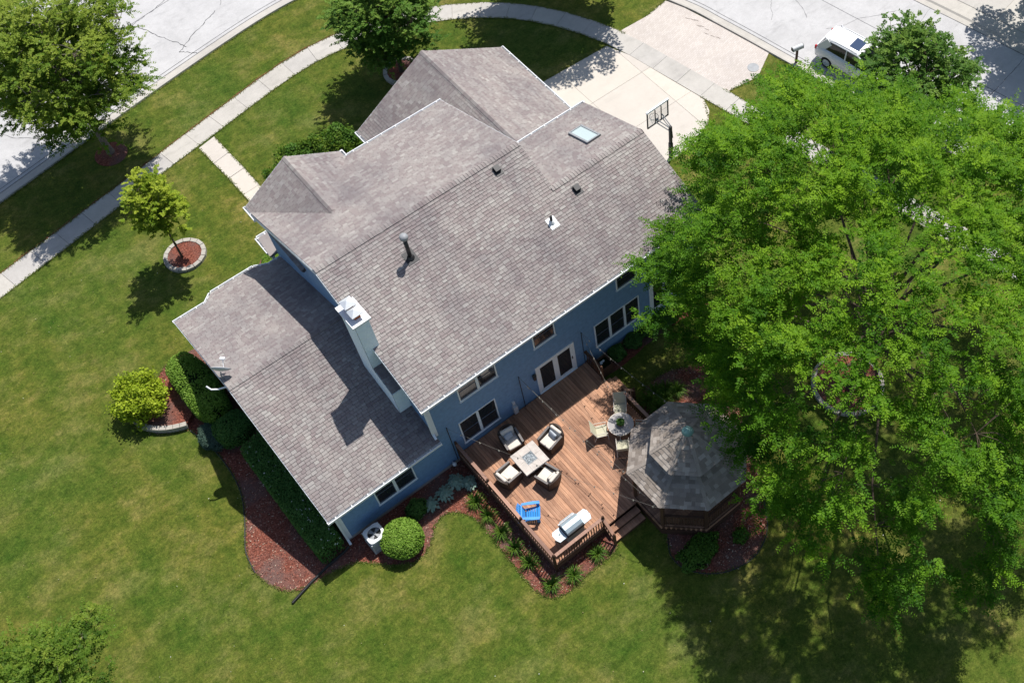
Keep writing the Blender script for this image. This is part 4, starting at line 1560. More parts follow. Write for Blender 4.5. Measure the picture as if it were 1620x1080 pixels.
for j in range(gxn):
    for i in range(gxn):
        m_.add([hv[j][i], hv[j][i + 1], hv[j + 1][i + 1], hv[j + 1][i]], [(0, 1, 2, 3)])
stuff(m_.build('fire_glass', 'fireglass', ft))


def wicker_chair(label, loc, rz, pillow):
    t = thing('wicker_armchair', label, 'armchair', loc, rz, 'wicker armchairs round the fire table')
    # faces +y; arc shaped back at -y
    m_ = MB()
    m_.prism([(-0.37, -0.36), (-0.22, -0.43), (0.22, -0.43), (0.37, -0.36), (0.37, 0.38), (-0.37, 0.38)], 0.05, 0.30)
    m_.build('seat_base', 'wicker', t)
    for sx in (-1, 1):
        m_ = MB()
        m_.hexa([(sx * 0.315, -0.34, 0.04), (sx * 0.415, -0.34, 0.04), (sx * 0.40, 0.40, 0.04), (sx * 0.315, 0.40, 0.04),
                 (sx * 0.315, -0.34, 0.70), (sx * 0.425, -0.34, 0.70), (sx * 0.405, 0.40, 0.58), (sx * 0.315, 0.40, 0.58)] if sx > 0 else
                [(-0.415, -0.34, 0.04), (-0.315, -0.34, 0.04), (-0.315, 0.40, 0.04), (-0.40, 0.40, 0.04),
                 (-0.425, -0.34, 0.70), (-0.315, -0.34, 0.70), (-0.315, 0.40, 0.58), (-0.405, 0.40, 0.58)])
        m_.build('arm', 'wicker', t)
        m_ = MB()
        m_.bar((sx * 0.37, -0.32, 0.71), (sx * 0.365, 0.41, 0.59), 0.09, 0.03)
        m_.build('arm_rest', 'armcap', t)
    m_ = MB()
    N_ = 8
    ring = []
    for i in range(N_ + 1):
        u = -1 + 2 * i / N_
        xx = 0.42 * u
        yy = -0.34 - 0.15 * (1 - u * u)
        zt = 0.74 + 0.16 * (1 - abs(u) ** 2.5)
        lean = 0.09
        ring.append(((xx, yy, 0.05), (xx * 1.03, yy - lean, zt), (xx * 0.86, yy + 0.075 - lean, zt), (xx * 0.84, yy + 0.09, 0.05)))
    for i in range(N_):
        a, b = ring[i], ring[i + 1]
        m_.add(list(a) + list(b), [(0, 4, 5, 1), (1, 5, 6, 2), (2, 6, 7, 3), (3, 7, 4, 0)])
    m_.add(list(ring[0]), [(0, 1, 2, 3)])
    m_.add(list(ring[-1]), [(3, 2, 1, 0)])
    m_.build('backrest', 'wicker', t)
    m_ = MB()
    m_.rbox((0, 0.06, 0.375), (0.62, 0.66, 0.15), 0.05, 3)
    m_.build('seat_cushion', 'cream', t, True)
    m_ = MB()
    m_.rbox((0, -0.335, 0.64), (0.60, 0.15, 0.46), 0.065, 3, 0, R(14))
    m_.build('back_cushion', 'cream', t, True)
    m_ = MB()
    m_.rbox((0.03, -0.17, 0.58), (0.42, 0.13, 0.30), 0.06, 3, R(pillow[1]), R(28))
    m_.build('pillow', pillow[0], t, True)
    for sx in (-1, 1):
        for sy in (-0.30, 0.34):
            MB().box((sx * 0.34, sy, 0.03), (0.05, 0.05, 0.06)).build('leg', 'black', t)
    return t


wicker_chair('dark wicker armchair nearest the house wall, half in its shade, grey blue pillow', (9.44, 22.46, ZD), R(180 - 8), ('stripe', 10))
wicker_chair('dark wicker armchair with striped grey pillow, facing away from the dining set', (10.72, 21.38, ZD), R(180 - 80), ('stripe', -8))
wicker_chair('dark wicker armchair with cream pillow, backed towards the long deck railing', (8.36, 21.22, ZD), R(-82), ('cream', 6))
wicker_chair('dark wicker armchair backed towards the grill, its shadow falling on sunny boards', (9.58, 20.08, ZD), R(14), ('cream', -5))

# adirondack chair
ad = thing('adirondack_chair', 'bright blue slatted plastic garden chair beside the deck railing', 'chair', (8.02, 19.28, ZD), R(-36 - 90))
# local: faces +y
for k in range(6):
    m_ = MB()
    yy = 0.36 - k * 0.098
    zz = 0.36 - k * 0.030
    m_.box((0, yy, zz), (0.52, 0.080, 0.022), 0, R(17))
    m_.build('seat_slat', 'blue', ad)
for k in range(6):
    u = (k - 2.5) * 0.092
    hh = 0.72 - 0.10 * (abs(k - 2.5) / 2.5) ** 2
    m_ = MB()
    m_.bar((u * 0.85, -0.22, 0.20), (u * 1.15, -0.22 - hh * 0.42, 0.20 + hh * 0.90), 0.078, 0.02, (0, 1, 0.4))
    m_.build('back_slat', 'blue', ad)
for sx in (-1, 1):
    m_ = MB()
    m_.prism([(sx * 0.27, -0.34), (sx * 0.36, -0.34), (sx * 0.42, 0.1), (sx * 0.42, 0.40), (sx * 0.30, 0.43), (sx * 0.28, 0.1)][:: 1 if sx > 0 else -1], 0.535, 0.56)
    m_.build('arm_rest', 'blue', ad)
    m_ = MB()
    m_.box((sx * 0.30, 0.33, 0.27), (0.035, 0.13, 0.535))
    m_.build('leg', 'blue', ad)
    m_ = MB()
    m_.bar((sx * 0.262, 0.40, 0.33), (sx * 0.262, -0.52, 0.03), 0.03, 0.10)
    m_.build('side_rail', 'blue', ad)
m_ = MB()
m_.box((0, 0.405, 0.30), (0.52, 0.02, 0.12))
m_.build('front_rail', 'blue', ad)
m_ = MB()
m_.bar((-0.34, -0.34, 0.52), (0.34, -0.34, 0.52), 0.05, 0.03)
m_.bar((-0.26, -0.46, 0.72), (0.26, -0.46, 0.72), 0.04, 0.02)
m_.build('back_brace', 'blue', ad)

# grill
gl = thing('gas_grill', 'stainless steel gas grill with two side shelves in the railed deck corner', 'grill', (8.86, 17.50, ZD))
MB().b2(-0.42, 0.42, -0.27, 0.27, 0.08, 0.80).build('cabinet', 'grey', gl)
m_ = MB()
prof = [(-0.30, 0.86), (0.27, 0.86), (0.29, 0.98), (0.22, 1.12), (0.08, 1.19), (-0.12, 1.18), (-0.26, 1.08), (-0.31, 0.96)]
vs_ = [(-0.40, y, z) for y, z in prof] + [(0.40, y, z) for y, z in prof]
k_ = len(prof)
m_.add(vs_, [tuple(range(k_ - 1, -1, -1)), tuple(range(k_, 2 * k_))] + [(i, (i + 1) % k_, k_ + (i + 1) % k_, k_ + i) for i in range(k_)])
hd = m_.build('hood', 'steel', gl)
MB().tube([(-0.34, 0.36, 1.02), (0.34, 0.36, 1.02)], 0.016, 8).build('handle', 'steel', hd)
MB().b2(-0.40, 0.40, -0.34, -0.30, 0.84, 1.03).build('rear_vent', 'dark', hd)
m_ = MB()
m_.b2(-0.44, 0.44, -0.32, 0.30, 0.80, 0.858)
m_.build('firebox', 'dark', gl)
for sx in (-1, 1):
    m_ = MB()
    pts_ = [(sx * 0.445, -0.28), (sx * 0.80, -0.28), (sx * 0.88, -0.10), (sx * 0.88, 0.14), (sx * 0.80, 0.27), (sx * 0.445, 0.27)]
    m_.prism(ccw(pts_), 0.82, 0.865)
    m_.build('side_shelf', 'steel', gl)
m_ = MB()
m_.box((0, 0.345, 0.78), (0.82, 0.08, 0.16), 0, R(-20))
m_.build('control_panel', 'lgrey', gl)
for k in range(4):
    m_ = MB()
    m_.tube([(-0.27 + 0.18 * k, 0.38, 0.80), (-0.27 + 0.18 * k, 0.43, 0.82)], 0.035, 10)
    m_.build('knob', 'black', gl)
for sx in (-1, 1):
    for sy in (-0.2, 0.2):
        MB().tube([(sx * 0.36 - 0.02, sy, 0.045), (sx * 0.36 + 0.02, sy, 0.045)], 0.045, 12).build('wheel', 'tyre', gl)
MB().b2(-0.66, -0.58, -0.02, 0.03, 0.8655, 0.872).build('latch', 'black', gl)

# dining set
TX, TY = 13.37, 19.86
tb = thing('patio_table', 'round glass topped patio table next to the gazebo', 'table', (TX, TY, ZD))
m_ = MB()
m_.lathe((0, 0, 0.69), [(0.545, 0), (0.545, 0.012), (0.01, 0.014)], 36)
m_.build('table_top', 'tglass', tb)
m_ = MB()
ring = [(0.555 * math.cos(2 * math.pi * k / 36), 0.555 * math.sin(2 * math.pi * k / 36), 0.70) for k in range(37)]
m_.tube(ring, 0.018, 6, False)
m_.build('rim', 'cream', tb)
for k in range(4):
    an = R(45 + 90 * k)
    m_ = MB()
    m_.tube([(0.45 * math.cos(an), 0.45 * math.sin(an), 0.0), (0.30 * math.cos(an), 0.30 * math.sin(an), 0.35), (0.42 * math.cos(an), 0.42 * math.sin(an), 0.69)], 0.02, 6)
    m_.build('leg', 'cream', tb)


def sling_chair(label, loc, rz):
    t = thing('sling_chair', label, 'chair', loc, rz, 'sling chairs at the round table')
    m_ = MB()
    m_.hexa([(-0.25, -0.22, 0.37), (0.25, -0.22, 0.37), (0.25, 0.26, 0.42), (-0.25, 0.26, 0.42), (-0.25, -0.22, 0.385), (0.25, -0.22, 0.385), (0.25, 0.26, 0.435), (-0.25, 0.26, 0.435)])
    m_.build('seat', 'sling', t)
    m_ = MB()
    m_.hexa([(-0.25, -0.24, 0.38), (0.25, -0.24, 0.38), (0.25, -0.225, 0.385), (-0.25, -0.225, 0.385), (-0.25, -0.46, 1.0), (0.25, -0.46, 1.0), (0.25, -0.445, 1.005), (-0.25, -0.445, 1.005)])
    m_.build('backrest', 'sling', t)
    for sx in (-1, 1):
        m_ = MB()
        m_.tube([(sx * 0.27, 0.27, 0.0), (sx * 0.27, 0.25, 0.62), (sx * 0.27, 0.18, 0.64), (sx * 0.27, -0.28, 0.63)], 0.016, 6)
        m_.build('arm', 'cream', t)
        m_ = MB()
        m_.tube([(sx * 0.27, 0.26, 0.425), (sx * 0.27, -0.23, 0.375), (sx * 0.27, -0.46, 1.01)], 0.016, 6)
        m_.build('side_rail', 'cream', t)
        m_ = MB()
        m_.tube([(sx * 0.27, -0.24, 0.38), (sx * 0.27, -0.34, 0.0)], 0.016, 6)
        m_.build('leg', 'cream', t)
    return t


def look(px, py, tx=TX, ty=TY):
    return math.atan2(ty - py, tx - px) - math.pi / 2


for lb, (px, py) in (('olive sling chair at the round table, next to the far stair railing', (13.95, 20.62)),
                     ('pale sling chair at the round table, on the side facing the fire table', (12.62, 20.28)),
                     ('pale sling chair at the round table, nearest the front deck stairs', (12.87, 19.12)),
                     ('pale sling chair at the round table, almost hidden by the gazebo roof', (14.0, 19.25))):
    sling_chair(lb, (px, py, ZD), look(px, py))
pt = thing('potted_plant', 'small dark leafy plant in a bowl on the round patio table', 'potted plant', (TX, TY, ZD + 0.705))
MB().lathe((0, 0, 0), [(0.09, 0), (0.15, 0.06), (0.16, 0.10), (0.14, 0.10), (0.12, 0.07)], 16).build('pot', 'clay', pt)


# ================================================================== FOLIAGE TOOLS
def unit3(a):
    return a / np.maximum(1e-9, np.linalg.norm(a, axis=1, keepdims=True))


def leaf_quads(C, A, N, L, W):
    """rhombic leaves: centres C, axis A, normals N, length L, width W"""
    A = unit3(A)
    B = unit3(np.cross(N, A))
    L = np.broadcast_to(np.asarray(L, float).reshape(-1, 1), (len(C), 1))
    W = np.broadcast_to(np.asarray(W, float).reshape(-1, 1), (len(C), 1))
    return np.stack([C - A * L / 2, C + B * W / 2 - A * L * 0.08, C + A * L / 2, C - B * W / 2 - A * L * 0.08], 1)


def up_normals(rg, n, spread):
    v = rg.normal(0, spread, (n, 3))
    v[:, 2] += 1.0
    return unit3(v)


def potted():
    rg = np.random.default_rng(4)
    n = 260
    a = rg.uniform(0, 2 * np.pi, n)
    r_ = 0.17 * np.sqrt(rg.uniform(0, 1, n))
    C = np.stack([r_ * np.cos(a), r_ * np.sin(a), 0.12 + 0.14 * rg.uniform(0, 1, n)], 1)
    quads('leaves', leaf_quads(C, rg.normal(0, 1, (n, 3)) * [1, 1, .4], up_normals(rg, n, .5), .08, .05), 'l_hedge', pt, rg.uniform(0, 1, n))


potted()


def tree(name, label, base, trunk_h, hubs, leaf_mat, bark, seed, r_trunk, n_leaf, kind, leaf=(0.13, 0.10), group='trees in the garden', clump=0.55, n_limb=9, twl=(0.45, 1.0), twig_frac=0.5, tcol=0.42):
    """hubs: (k,3) local foliage centres. limbs run trunk -> seed hubs -> hubs; leaves gather round the hubs"""
    rg = np.random.default_rng(seed)
    t = thing(name, label, 'tree', base, 0, group)
    k = len(hubs)
    mb = MB()
    # trunk
    lean = rg.normal(0, 0.05, 2)
    top = np.array([lean[0] * trunk_h, lean[1] * trunk_h, trunk_h])
    zmax = hubs[:, 2].max()
    tip = np.array([top[0] * 1.3, top[1] * 1.3, trunk_h + (zmax - trunk_h) * 0.62])
    tp = [np.array([0, 0, -0.05]), np.array([0, 0, 0.25]), top * 0.55, top, (top + tip) / 2 + rg.normal(0, .1, 3), tip]
    mb.tube(tp, [r_trunk * 1.5, r_trunk * 1.08, r_trunk * 0.92, r_trunk * 0.8, r_trunk * 0.5, r_trunk * 0.2], 10)
    # main limbs to spread seeds
    idx = [int(rg.integers(k))]
    D = np.linalg.norm(hubs - hubs[idx[0]], axis=1)
    while len(idx) < min(n_limb, k):
        j = int(np.argmax(D * rg.uniform(0.7, 1, k)))
        idx.append(j)
        D = np.minimum(D, np.linalg.norm(hubs - hubs[j], axis=1))
    S = hubs[idx]
    limbs = []
    for s_ in S:
        f = np.clip((s_[2] - trunk_h) / max(0.1, zmax - trunk_h), 0.0, 0.9) * 0.55
        st = top * (1 - f) + tip * f if f > 0.05 else top * rg.uniform(0.82, 1.0)
        en = st + (s_ - st) * 0.88
        m1 = st + (en - st) * 0.33 + np.array([0, 0, 0.10 * np.linalg.norm(en - st)]) + rg.normal(0, .12, 3)
        m2 = st + (en - st) * 0.68 + np.array([0, 0, 0.10 * np.linalg.norm(en - st)]) + rg.normal(0, .15, 3)
        rr = r_trunk * 0.42
        mb.tube([st, m1, m2, en], [rr, rr * 0.7, rr * 0.45, rr * 0.2], 6)
        limbs.append([st, m1, m2, en])
    lp = np.array([[p for p in l] for l in limbs])            # (m,4,3)
    pts_ = np.concatenate([lp[:, 1], (lp[:, 1] + lp[:, 2]) / 2, lp[:, 2], (lp[:, 2] + lp[:, 3]) / 2, lp[:, 3]])
    for h in hubs[rg.random(k) < twig_frac]:
        j = int(np.argmin(np.linalg.norm(pts_ - h, axis=1) + 0.6 * np.maximum(0, pts_[:, 2] - h[2])))
        p = pts_[j]
        if np.linalg.norm(h - p) > 1.9:
            continue
        m1 = (p + h) / 2 + np.array([0, 0, 0.12 * np.linalg.norm(h - p)]) + rg.normal(0, .06, 3)
        rr = min(0.022, max(0.010, r_trunk * 0.10))
        mb.tube([p, m1, h], [rr, rr * 0.7, rr * 0.3], 4, False)
    mb.build('trunk', bark, t, True)
    # leaves
    ctr = np.array([0, 0, hubs[:, 2].mean()])
    if kind == 'locust':
        ntw = n_leaf // 16
        hi = rg.integers(0, k, ntw)
        h = hubs[hi]
        out = h - np.array([0, 0, trunk_h * 0.9])
        out[:, 2] *= 0.25
        out = unit3(out + rg.normal(0, 0.9, (ntw, 3)) * np.linalg.norm(out, axis=1, keepdims=True) * [1, 1, .35])
        start = h + rg.normal(0, clump, (ntw, 3)) * [1, 1, 0.42]
        Lt = rg.uniform(twl[0], twl[1], ntw)
        tt = np.linspace(0.06, 1.0, 16)
        droop = rg.uniform(0.05, 0.55, ntw)
        P = start[:, None] + out[:, None] * (Lt[:, None] * tt)[..., None]
        P[..., 2] -= droop[:, None] * (tt ** 2) * Lt[:, None] - 0.06 * tt
        side = np.where(np.arange(16) % 2 == 0, 1.0, -1.0)
        perp = unit3(np.cross(out, np.array([[0, 0, 1.0]])))
        ax = unit3((out[:, None] * 0.55 + perp[:, None] * side[None, :, None] + rg.normal(0, .25, (ntw, 16, 3))).reshape(-1, 3))
        ll = (leaf[0] * rg.uniform(0.7, 1.25, (ntw, 16)) * (1.1 - 0.5 * tt[None])).reshape(-1)
        C = P.reshape(-1, 3) + ax * ll[:, None] * 0.5
        n = len(C)
        N = up_normals(rg, n, 0.36)
        V = leaf_quads(C, ax, N, ll, ll * leaf[1] / leaf[0])
        ht = rg.normal(0.0, 0.18, k)
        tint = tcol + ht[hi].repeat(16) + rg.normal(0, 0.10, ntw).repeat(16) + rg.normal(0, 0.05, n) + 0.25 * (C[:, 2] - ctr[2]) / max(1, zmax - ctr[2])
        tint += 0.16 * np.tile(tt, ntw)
    else:
        hi = rg.integers(0, k, n_leaf)
        d = unit3(rg.normal(0, 1, (n_leaf, 3)))
        rr = rg.uniform(0, 1, n_leaf) ** 0.45
        off = d * rr[:, None] * clump * [1, 1, 0.62]
        C = hubs[hi] + off
        outd = C - np.array([0, 0, trunk_h])
        N = unit3(unit3(outd) * 0.5 + d * 0.45 + rg.normal(0, 0.38, (n_leaf, 3)) + np.array([0, 0, 0.75]))
        ax = unit3(outd * [1, 1, .2] + rg.normal(0, 1, (n_leaf, 3)) * np.linalg.norm(outd, axis=1, keepdims=True) * 0.8)
        ll = leaf[0] * rg.uniform(0.65, 1.3, n_leaf)
        V = leaf_quads(C, ax, N, ll, ll * leaf[1] / leaf[0])
        ht = rg.normal(0, 0.14, k)
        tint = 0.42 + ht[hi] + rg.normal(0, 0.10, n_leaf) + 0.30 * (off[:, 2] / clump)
    quads('crown', V, leaf_mat, t, tint)
    return t


def ell_hubs(rg, k, c, r, lob=0.16, inner=0.45, zmin=None, squash=1.0):
    """points filling an uneven ellipsoid, denser outside"""
    d = unit3(rg.normal(0, 1, (k, 3)))
    th = np.arctan2(d[:, 1], d[:, 0])
    ph = rg.uniform(0, 6.28, 4)
    lobes = 1 + lob * (np.sin(3 * th + ph[0]) * 0.5 + np.sin(5 * th + ph[1] + 3 * d[:, 2]) * 0.5 + np.sin(4 * d[:, 2] * 2 + ph[2] + 2 * th) * 0.5)
    rr = inner + (1 - inner) * rg.uniform(0, 1, k) ** 0.6
    p = d * rr[:, None] * lobes[:, None] * np.array(r)
    # narrower at the top, fuller low (oval crown)
    p += np.array(c)
    if zmin is not None:
        p = p[p[:, 2] > zmin]
    return p


# ---- big honey locust
def locust_hubs():
    rg = np.random.default_rng(12)
    tab = [(0, 9.4), (27, 8.8), (50, 8.2), (68, 8.7), (95, 9.0), (112, 8.8), (124, 8.9), (136, 7.9), (150, 7.2), (167, 7.1), (185, 7.7), (198, 9.4), (212, 10.7), (232, 11.2), (253, 11.0), (275, 10.0), (300, 9.0), (330, 9.0), (360, 9.4)]
    out = []

    def far(th):
        return float(np.interp(math.degrees(th) % 360, [a for a, _ in tab], [b for _, b in tab]))
    seeds = []
    for i in range(235):
        th = i * 2.399963 + rg.uniform(-0.12, 0.12)
        f = min(1.0, math.sqrt((i + 0.5) / 235) * rg.uniform(0.95, 1.04))
        lob = 1 + 0.05 * math.sin(5 * th + 1) + 0.05 * math.sin(9 * th + 4)
        top = 15.4 - 6.6 * f ** 2.4 + 0.9 * math.sin(3 * th + 5 * f) * f
        z = top - rg.exponential(0.9)
        seeds.append((far(th) * f * lob * rg.uniform(0.97, 1.03), th, max(5.0, z)))
    for i in range(95):
        th = i * 2.399963 + rg.uniform(-0.2, 0.2)
        f = rg.uniform(0.70, 1.02)
        seeds.append((far(th) * f, th, rg.uniform(4.2, 8.4)))
    for r_, th, z in seeds:
        c = np.array((r_ * math.cos(th), r_ * math.sin(th), z))
        k = int(rg.integers(5, 10))
        for j in range(k):
            p = c + rg.normal(0, 1, 3) * [0.42, 0.42, 0.24]
            p[2] = max(2.8, p[2] - 0.10 * (np.hypot(*p[:2]) - r_) ** 2)
            ax = np.array([-0.50, -0.34])        # a natural opening above the trunk ring
            if np.linalg.norm(p[:2] - ax * p[2]) < 1.0 and p[2] < 7.0:
                continue
            out.append(p)
    return np.array(out)


tree('honey_locust_tree', 'huge bright green honey locust spreading over the back lawn and gazebo', (22.7, 15.1, 0), 3.2, locust_hubs(), 'l_locust', 'bark', 3, 0.20, 300000, 'locust', (0.158, 0.068), clump=0.22, n_limb=30, twl=(0.35, 0.85), twig_frac=0.4, tcol=0.38)

# ---- street and garden trees
rg0 = np.random.default_rng(21)
hb = ell_hubs(rg0, 520, (0.1, 0.2, 5.8), (3.4, 3.4, 3.3), 0.22, 0.35, 2.6)
tree('maple_tree', 'large maple with pale trunk in the parkway strip by the curving road', (4.1, 49.8, 0), 2.2, hb, 'l_maple', 'bark2', 31, 0.17, 90000, 'locust', (0.135, 0.10), clump=0.26, n_limb=16, twl=(0.3, 0.75), tcol=0.58, twig_frac=0.8)
rg0 = np.random.default_rng(22)
hb = ell_hubs(rg0, 290, (-0.1, 0.0, 4.5), (2.6, 2.6, 3.0), 0.18, 0.35, 1.4)
tree('maple_tree', 'dense dark green maple in a stone ring before the front gable', (18.5, 44.7, 0), 1.6, hb, 'l_dark', 'bark', 32, 0.13, 54000, 'locust', (0.13, 0.10), clump=0.26, twl=(0.25, 0.6), tcol=0.55)
rg0 = np.random.default_rng(23)
hb = ell_hubs(rg0, 95, (0.12, 0.0, 3.95), (1.05, 1.05, 1.75), 0.26, 0.3, 2.3)
tree('young_maple_tree', 'slim young tree with yellow green leaves in an oval stone ring', (3.62, 41.33, 0.1), 1.7, hb, 'l_young', 'bark', 33, 0.055, 11000, 'locust', (0.13, 0.10), clump=0.16, n_limb=8, twl=(0.2, 0.45), tcol=0.6)
rg0 = np.random.default_rng(24)
hb = ell_hubs(rg0, 240, (0, 0, 4.2), (2.5, 2.5, 2.3), 0.22, 0.4, 1.8)
tree('maple_tree', 'dark green street tree beyond the honey locust, next to the white car', (35.6, 24.0, 0), 1.8, hb, 'l_dark', 'bark', 34, 0.13, 32000, 'locust', (0.15, 0.115), clump=0.28, twl=(0.25, 0.65), tcol=0.36)
rg0 = np.random.default_rng(25)
hb = ell_hubs(rg0, 380, (-0.3, -0.2, 7.2), (3.9, 3.9, 3.6), 0.16, 0.3, 3.0)
tree('maple_tree', 'street tree at the top edge, seen mainly by its shadow on the sidewalk bend', (29.7, 43.9, 0), 2.0, hb, 'l_dark', 'bark', 35, 0.14, 52000, 'maple', (0.18, 0.14), clump=0.7)
rg0 = np.random.default_rng(26)
hb = ell_hubs(rg0, 300, (0, 0, 5.6), (4.6, 4.6, 3.4), 0.18, 0.4, 2.4)
tree('maple_tree', 'tree across the road, only twigs and a shadow showing in the top corner', (48.2, 23.2, 0), 2.3, hb, 'l_locust', 'bark', 36, 0.18, 40000, 'maple', (0.18, 0.14), clump=0.6)
rg0 = np.random.default_rng(27)
hb = ell_hubs(rg0, 170, (0, 0, 4.1), (2.1, 2.1, 1.7), 0.30, 0.3, 1.6)
tree('ash_tree', 'leafy tree cut off by the bottom corner of the back lawn', (-9.7, 24.2, 0), 1.7, hb, 'l_maple', 'bark2', 37, 0.11, 36000, 'locust', (0.14, 0.075), clump=0.24, twl=(0.3, 0.65), tcol=0.36, twig_frac=0.8)


# ================================================================== SHRUBS AND PLANTS
def shrub(name, label, loc, r, n, mat, leaf, seed, cat='shrub', lump=0.1, flat=0.0, power=2.0, rz=0.0, group=None, core=True, spread=0.5):
    """leafy superellipsoid resting on the ground"""
    rg = np.random.default_rng(seed)
    t = thing(name, label, cat, loc, rz, group)
    d = unit3(rg.normal(0, 1, (n, 3)))
    d[:, 2] = np.where(d[:, 2] < -0.55, -d[:, 2], d[:, 2])
    e = 2.0 / power
    s = np.sign(d) * np.abs(d) ** e
    if power > 4:        # clipped hedge: spread the leaves evenly over top and sides
        s = rg.uniform(-1, 1, (n, 3))
        face = rg.uniform(0, 1, n)
        s[:, 2] = np.where(face < 0.42, 1.0, s[:, 2])
        s[:, 0] = np.where((face >= 0.42) & (face < 0.92), np.sign(s[:, 0]), s[:, 0])
        s[:, 1] = np.where(face >= 0.92, np.sign(s[:, 1]), s[:, 1])
        q = np.linalg.norm(np.abs(s) ** 3, axis=1, keepdims=True) ** (1 / 3.0)
        s = s / np.maximum(1.0, q * 0.93)
        d = unit3(s * np.array(r))
    ph = rg.uniform(0, 6.28, 6)
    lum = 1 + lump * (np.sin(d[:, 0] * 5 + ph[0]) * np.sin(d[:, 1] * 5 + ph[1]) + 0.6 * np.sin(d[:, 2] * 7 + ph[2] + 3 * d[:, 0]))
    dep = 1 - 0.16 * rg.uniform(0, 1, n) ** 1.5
    rr = np.array(r)
    C = s * lum[:, None] * dep[:, None] * rr
    C[:, 2] = C[:, 2] + r[2] * 0.92
    C[:, 2] = np.maximum(C[:, 2], 0.05)
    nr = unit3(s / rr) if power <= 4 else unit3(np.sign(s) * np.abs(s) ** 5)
    N = unit3(nr + rg.normal(0, spread, (n, 3)) + [0, 0, 0.25])
    ax = unit3(rg.normal(0, 1, (n, 3)))
    ll = leaf[0] * rg.uniform(0.7, 1.3, n)
    V = leaf_quads(C, ax, N, ll, ll * leaf[1] / leaf[0])
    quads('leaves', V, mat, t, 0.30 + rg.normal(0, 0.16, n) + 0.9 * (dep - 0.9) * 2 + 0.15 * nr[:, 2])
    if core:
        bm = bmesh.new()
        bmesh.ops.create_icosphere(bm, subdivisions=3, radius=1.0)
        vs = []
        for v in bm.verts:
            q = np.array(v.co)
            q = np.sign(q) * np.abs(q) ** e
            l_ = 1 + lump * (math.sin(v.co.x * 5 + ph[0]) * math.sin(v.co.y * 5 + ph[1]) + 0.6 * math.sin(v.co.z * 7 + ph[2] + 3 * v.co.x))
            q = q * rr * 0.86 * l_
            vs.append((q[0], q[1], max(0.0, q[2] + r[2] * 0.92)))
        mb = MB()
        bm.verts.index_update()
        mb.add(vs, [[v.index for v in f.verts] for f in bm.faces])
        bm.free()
        mb.build('stems', 'inner', t)  # added closed dark core, stands in for the shaded inside behind the leaves
    return t


shrub('boxwood_shrub', 'clipped round bright green boxwood beside the air conditioner', (3.42, 22.0, 0), (0.90, 0.90, 0.66), 9000, 'l_box', (0.085, 0.055), 41, lump=0.03)
shrub('evergreen_shrub', 'tall rounded bright green evergreen at the far end of the house side', (0.62, 33.8, 0), (0.84, 2.05, 0.85), 15000, 'l_box', (0.08, 0.05), 42, lump=0.03, power=2.8)
shrub('evergreen_shrub', 'dark rounded evergreen in the shade between spruce and long hedge', (0.75, 31.15, 0), (0.85, 0.80, 0.62), 6500, 'l_hedge', (0.08, 0.05), 43, lump=0.06, power=2.3)
sp = shrub('dwarf_spruce', 'bluish dwarf spruce at the end of the stone retaining wall', (-0.12, 31.55, 0), (0.58, 0.75, 0.42), 5200, 'l_spruce', (0.15, 0.022), 44, lump=0.12, spread=0.9)
hg = shrub('hedge', 'long dark clipped hedge with white blossoms along the house side', (0.98, 26.62, 0), (0.60, 3.35, 0.60), 24000, 'l_hedge', (0.085, 0.055), 45, 'hedge', lump=0.04, power=4.5, rz=R(0))


def blossoms():
    rg = np.random.default_rng(46)
    n = 150
    y = rg.uniform(-3.3, 3.3, n)
    x = rg.uniform(-0.6, 0.6, n)
    cl = np.repeat(np.stack([rg.uniform(-0.62, 0.5, 50), rg.uniform(-3.35, 3.2, 50)], 1), 3, 0)
    C = np.stack([cl[:, 0] + rg.normal(0, .03, n), cl[:, 1] + rg.normal(0, .03, n), np.where(cl[:, 0] < -0.5, rg.uniform(0.7, 1.05, 50).repeat(3), 1.14) + rg.normal(0, .015, n)], 1)
    quads('blossom', leaf_quads(C, rg.normal(0, 1, (n, 3)), up_normals(rg, n, .4), .055, .045), 'petal', hg)


blossoms()
ye = shrub('golden_shrub', 'bright yellow green loose shrub above the low stone wall', (-1.62, 34.95, 0.1), (1.02, 1.08, 0.72), 1500, 'l_yellow', (0.13, 0.085), 47, lump=0.28, core=False, spread=0.6)


def more_leaves(t, r, n, mat, leaf, seed, z=0.9):
    rg = np.random.default_rng(seed)
    k = 60
    h = unit3(rg.normal(0, 1, (k, 3))) * (0.45 + 0.6 * rg.uniform(0, 1, (k, 1)) ** .7) * np.array(r)
    h[:, 2] = np.abs(h[:, 2] + r[2] * z)
    hi = rg.integers(0, k, n)
    C = h[hi] + rg.normal(0, 0.13, (n, 3))
    C[:, 2] = np.maximum(C[:, 2], 0.1)
    ll = leaf[0] * rg.uniform(0.7, 1.3, n)
    quads('leaves', leaf_quads(C, rg.normal(0, 1, (n, 3)), up_normals(rg, n, .5), ll, ll * leaf[1] / leaf[0]), mat, t, 0.45 + rg.normal(0, .13, k)[hi] + rg.normal(0, .12, n))
    mb = MB()
    for q in h[::2]:
        mb.tube([(0, 0, 0), tuple(q * 0.5 + np.array([0, 0, 0.12])), tuple(q)], [0.02, 0.014, 0.006], 4)
    mb.build('stems', 'bark2', t)


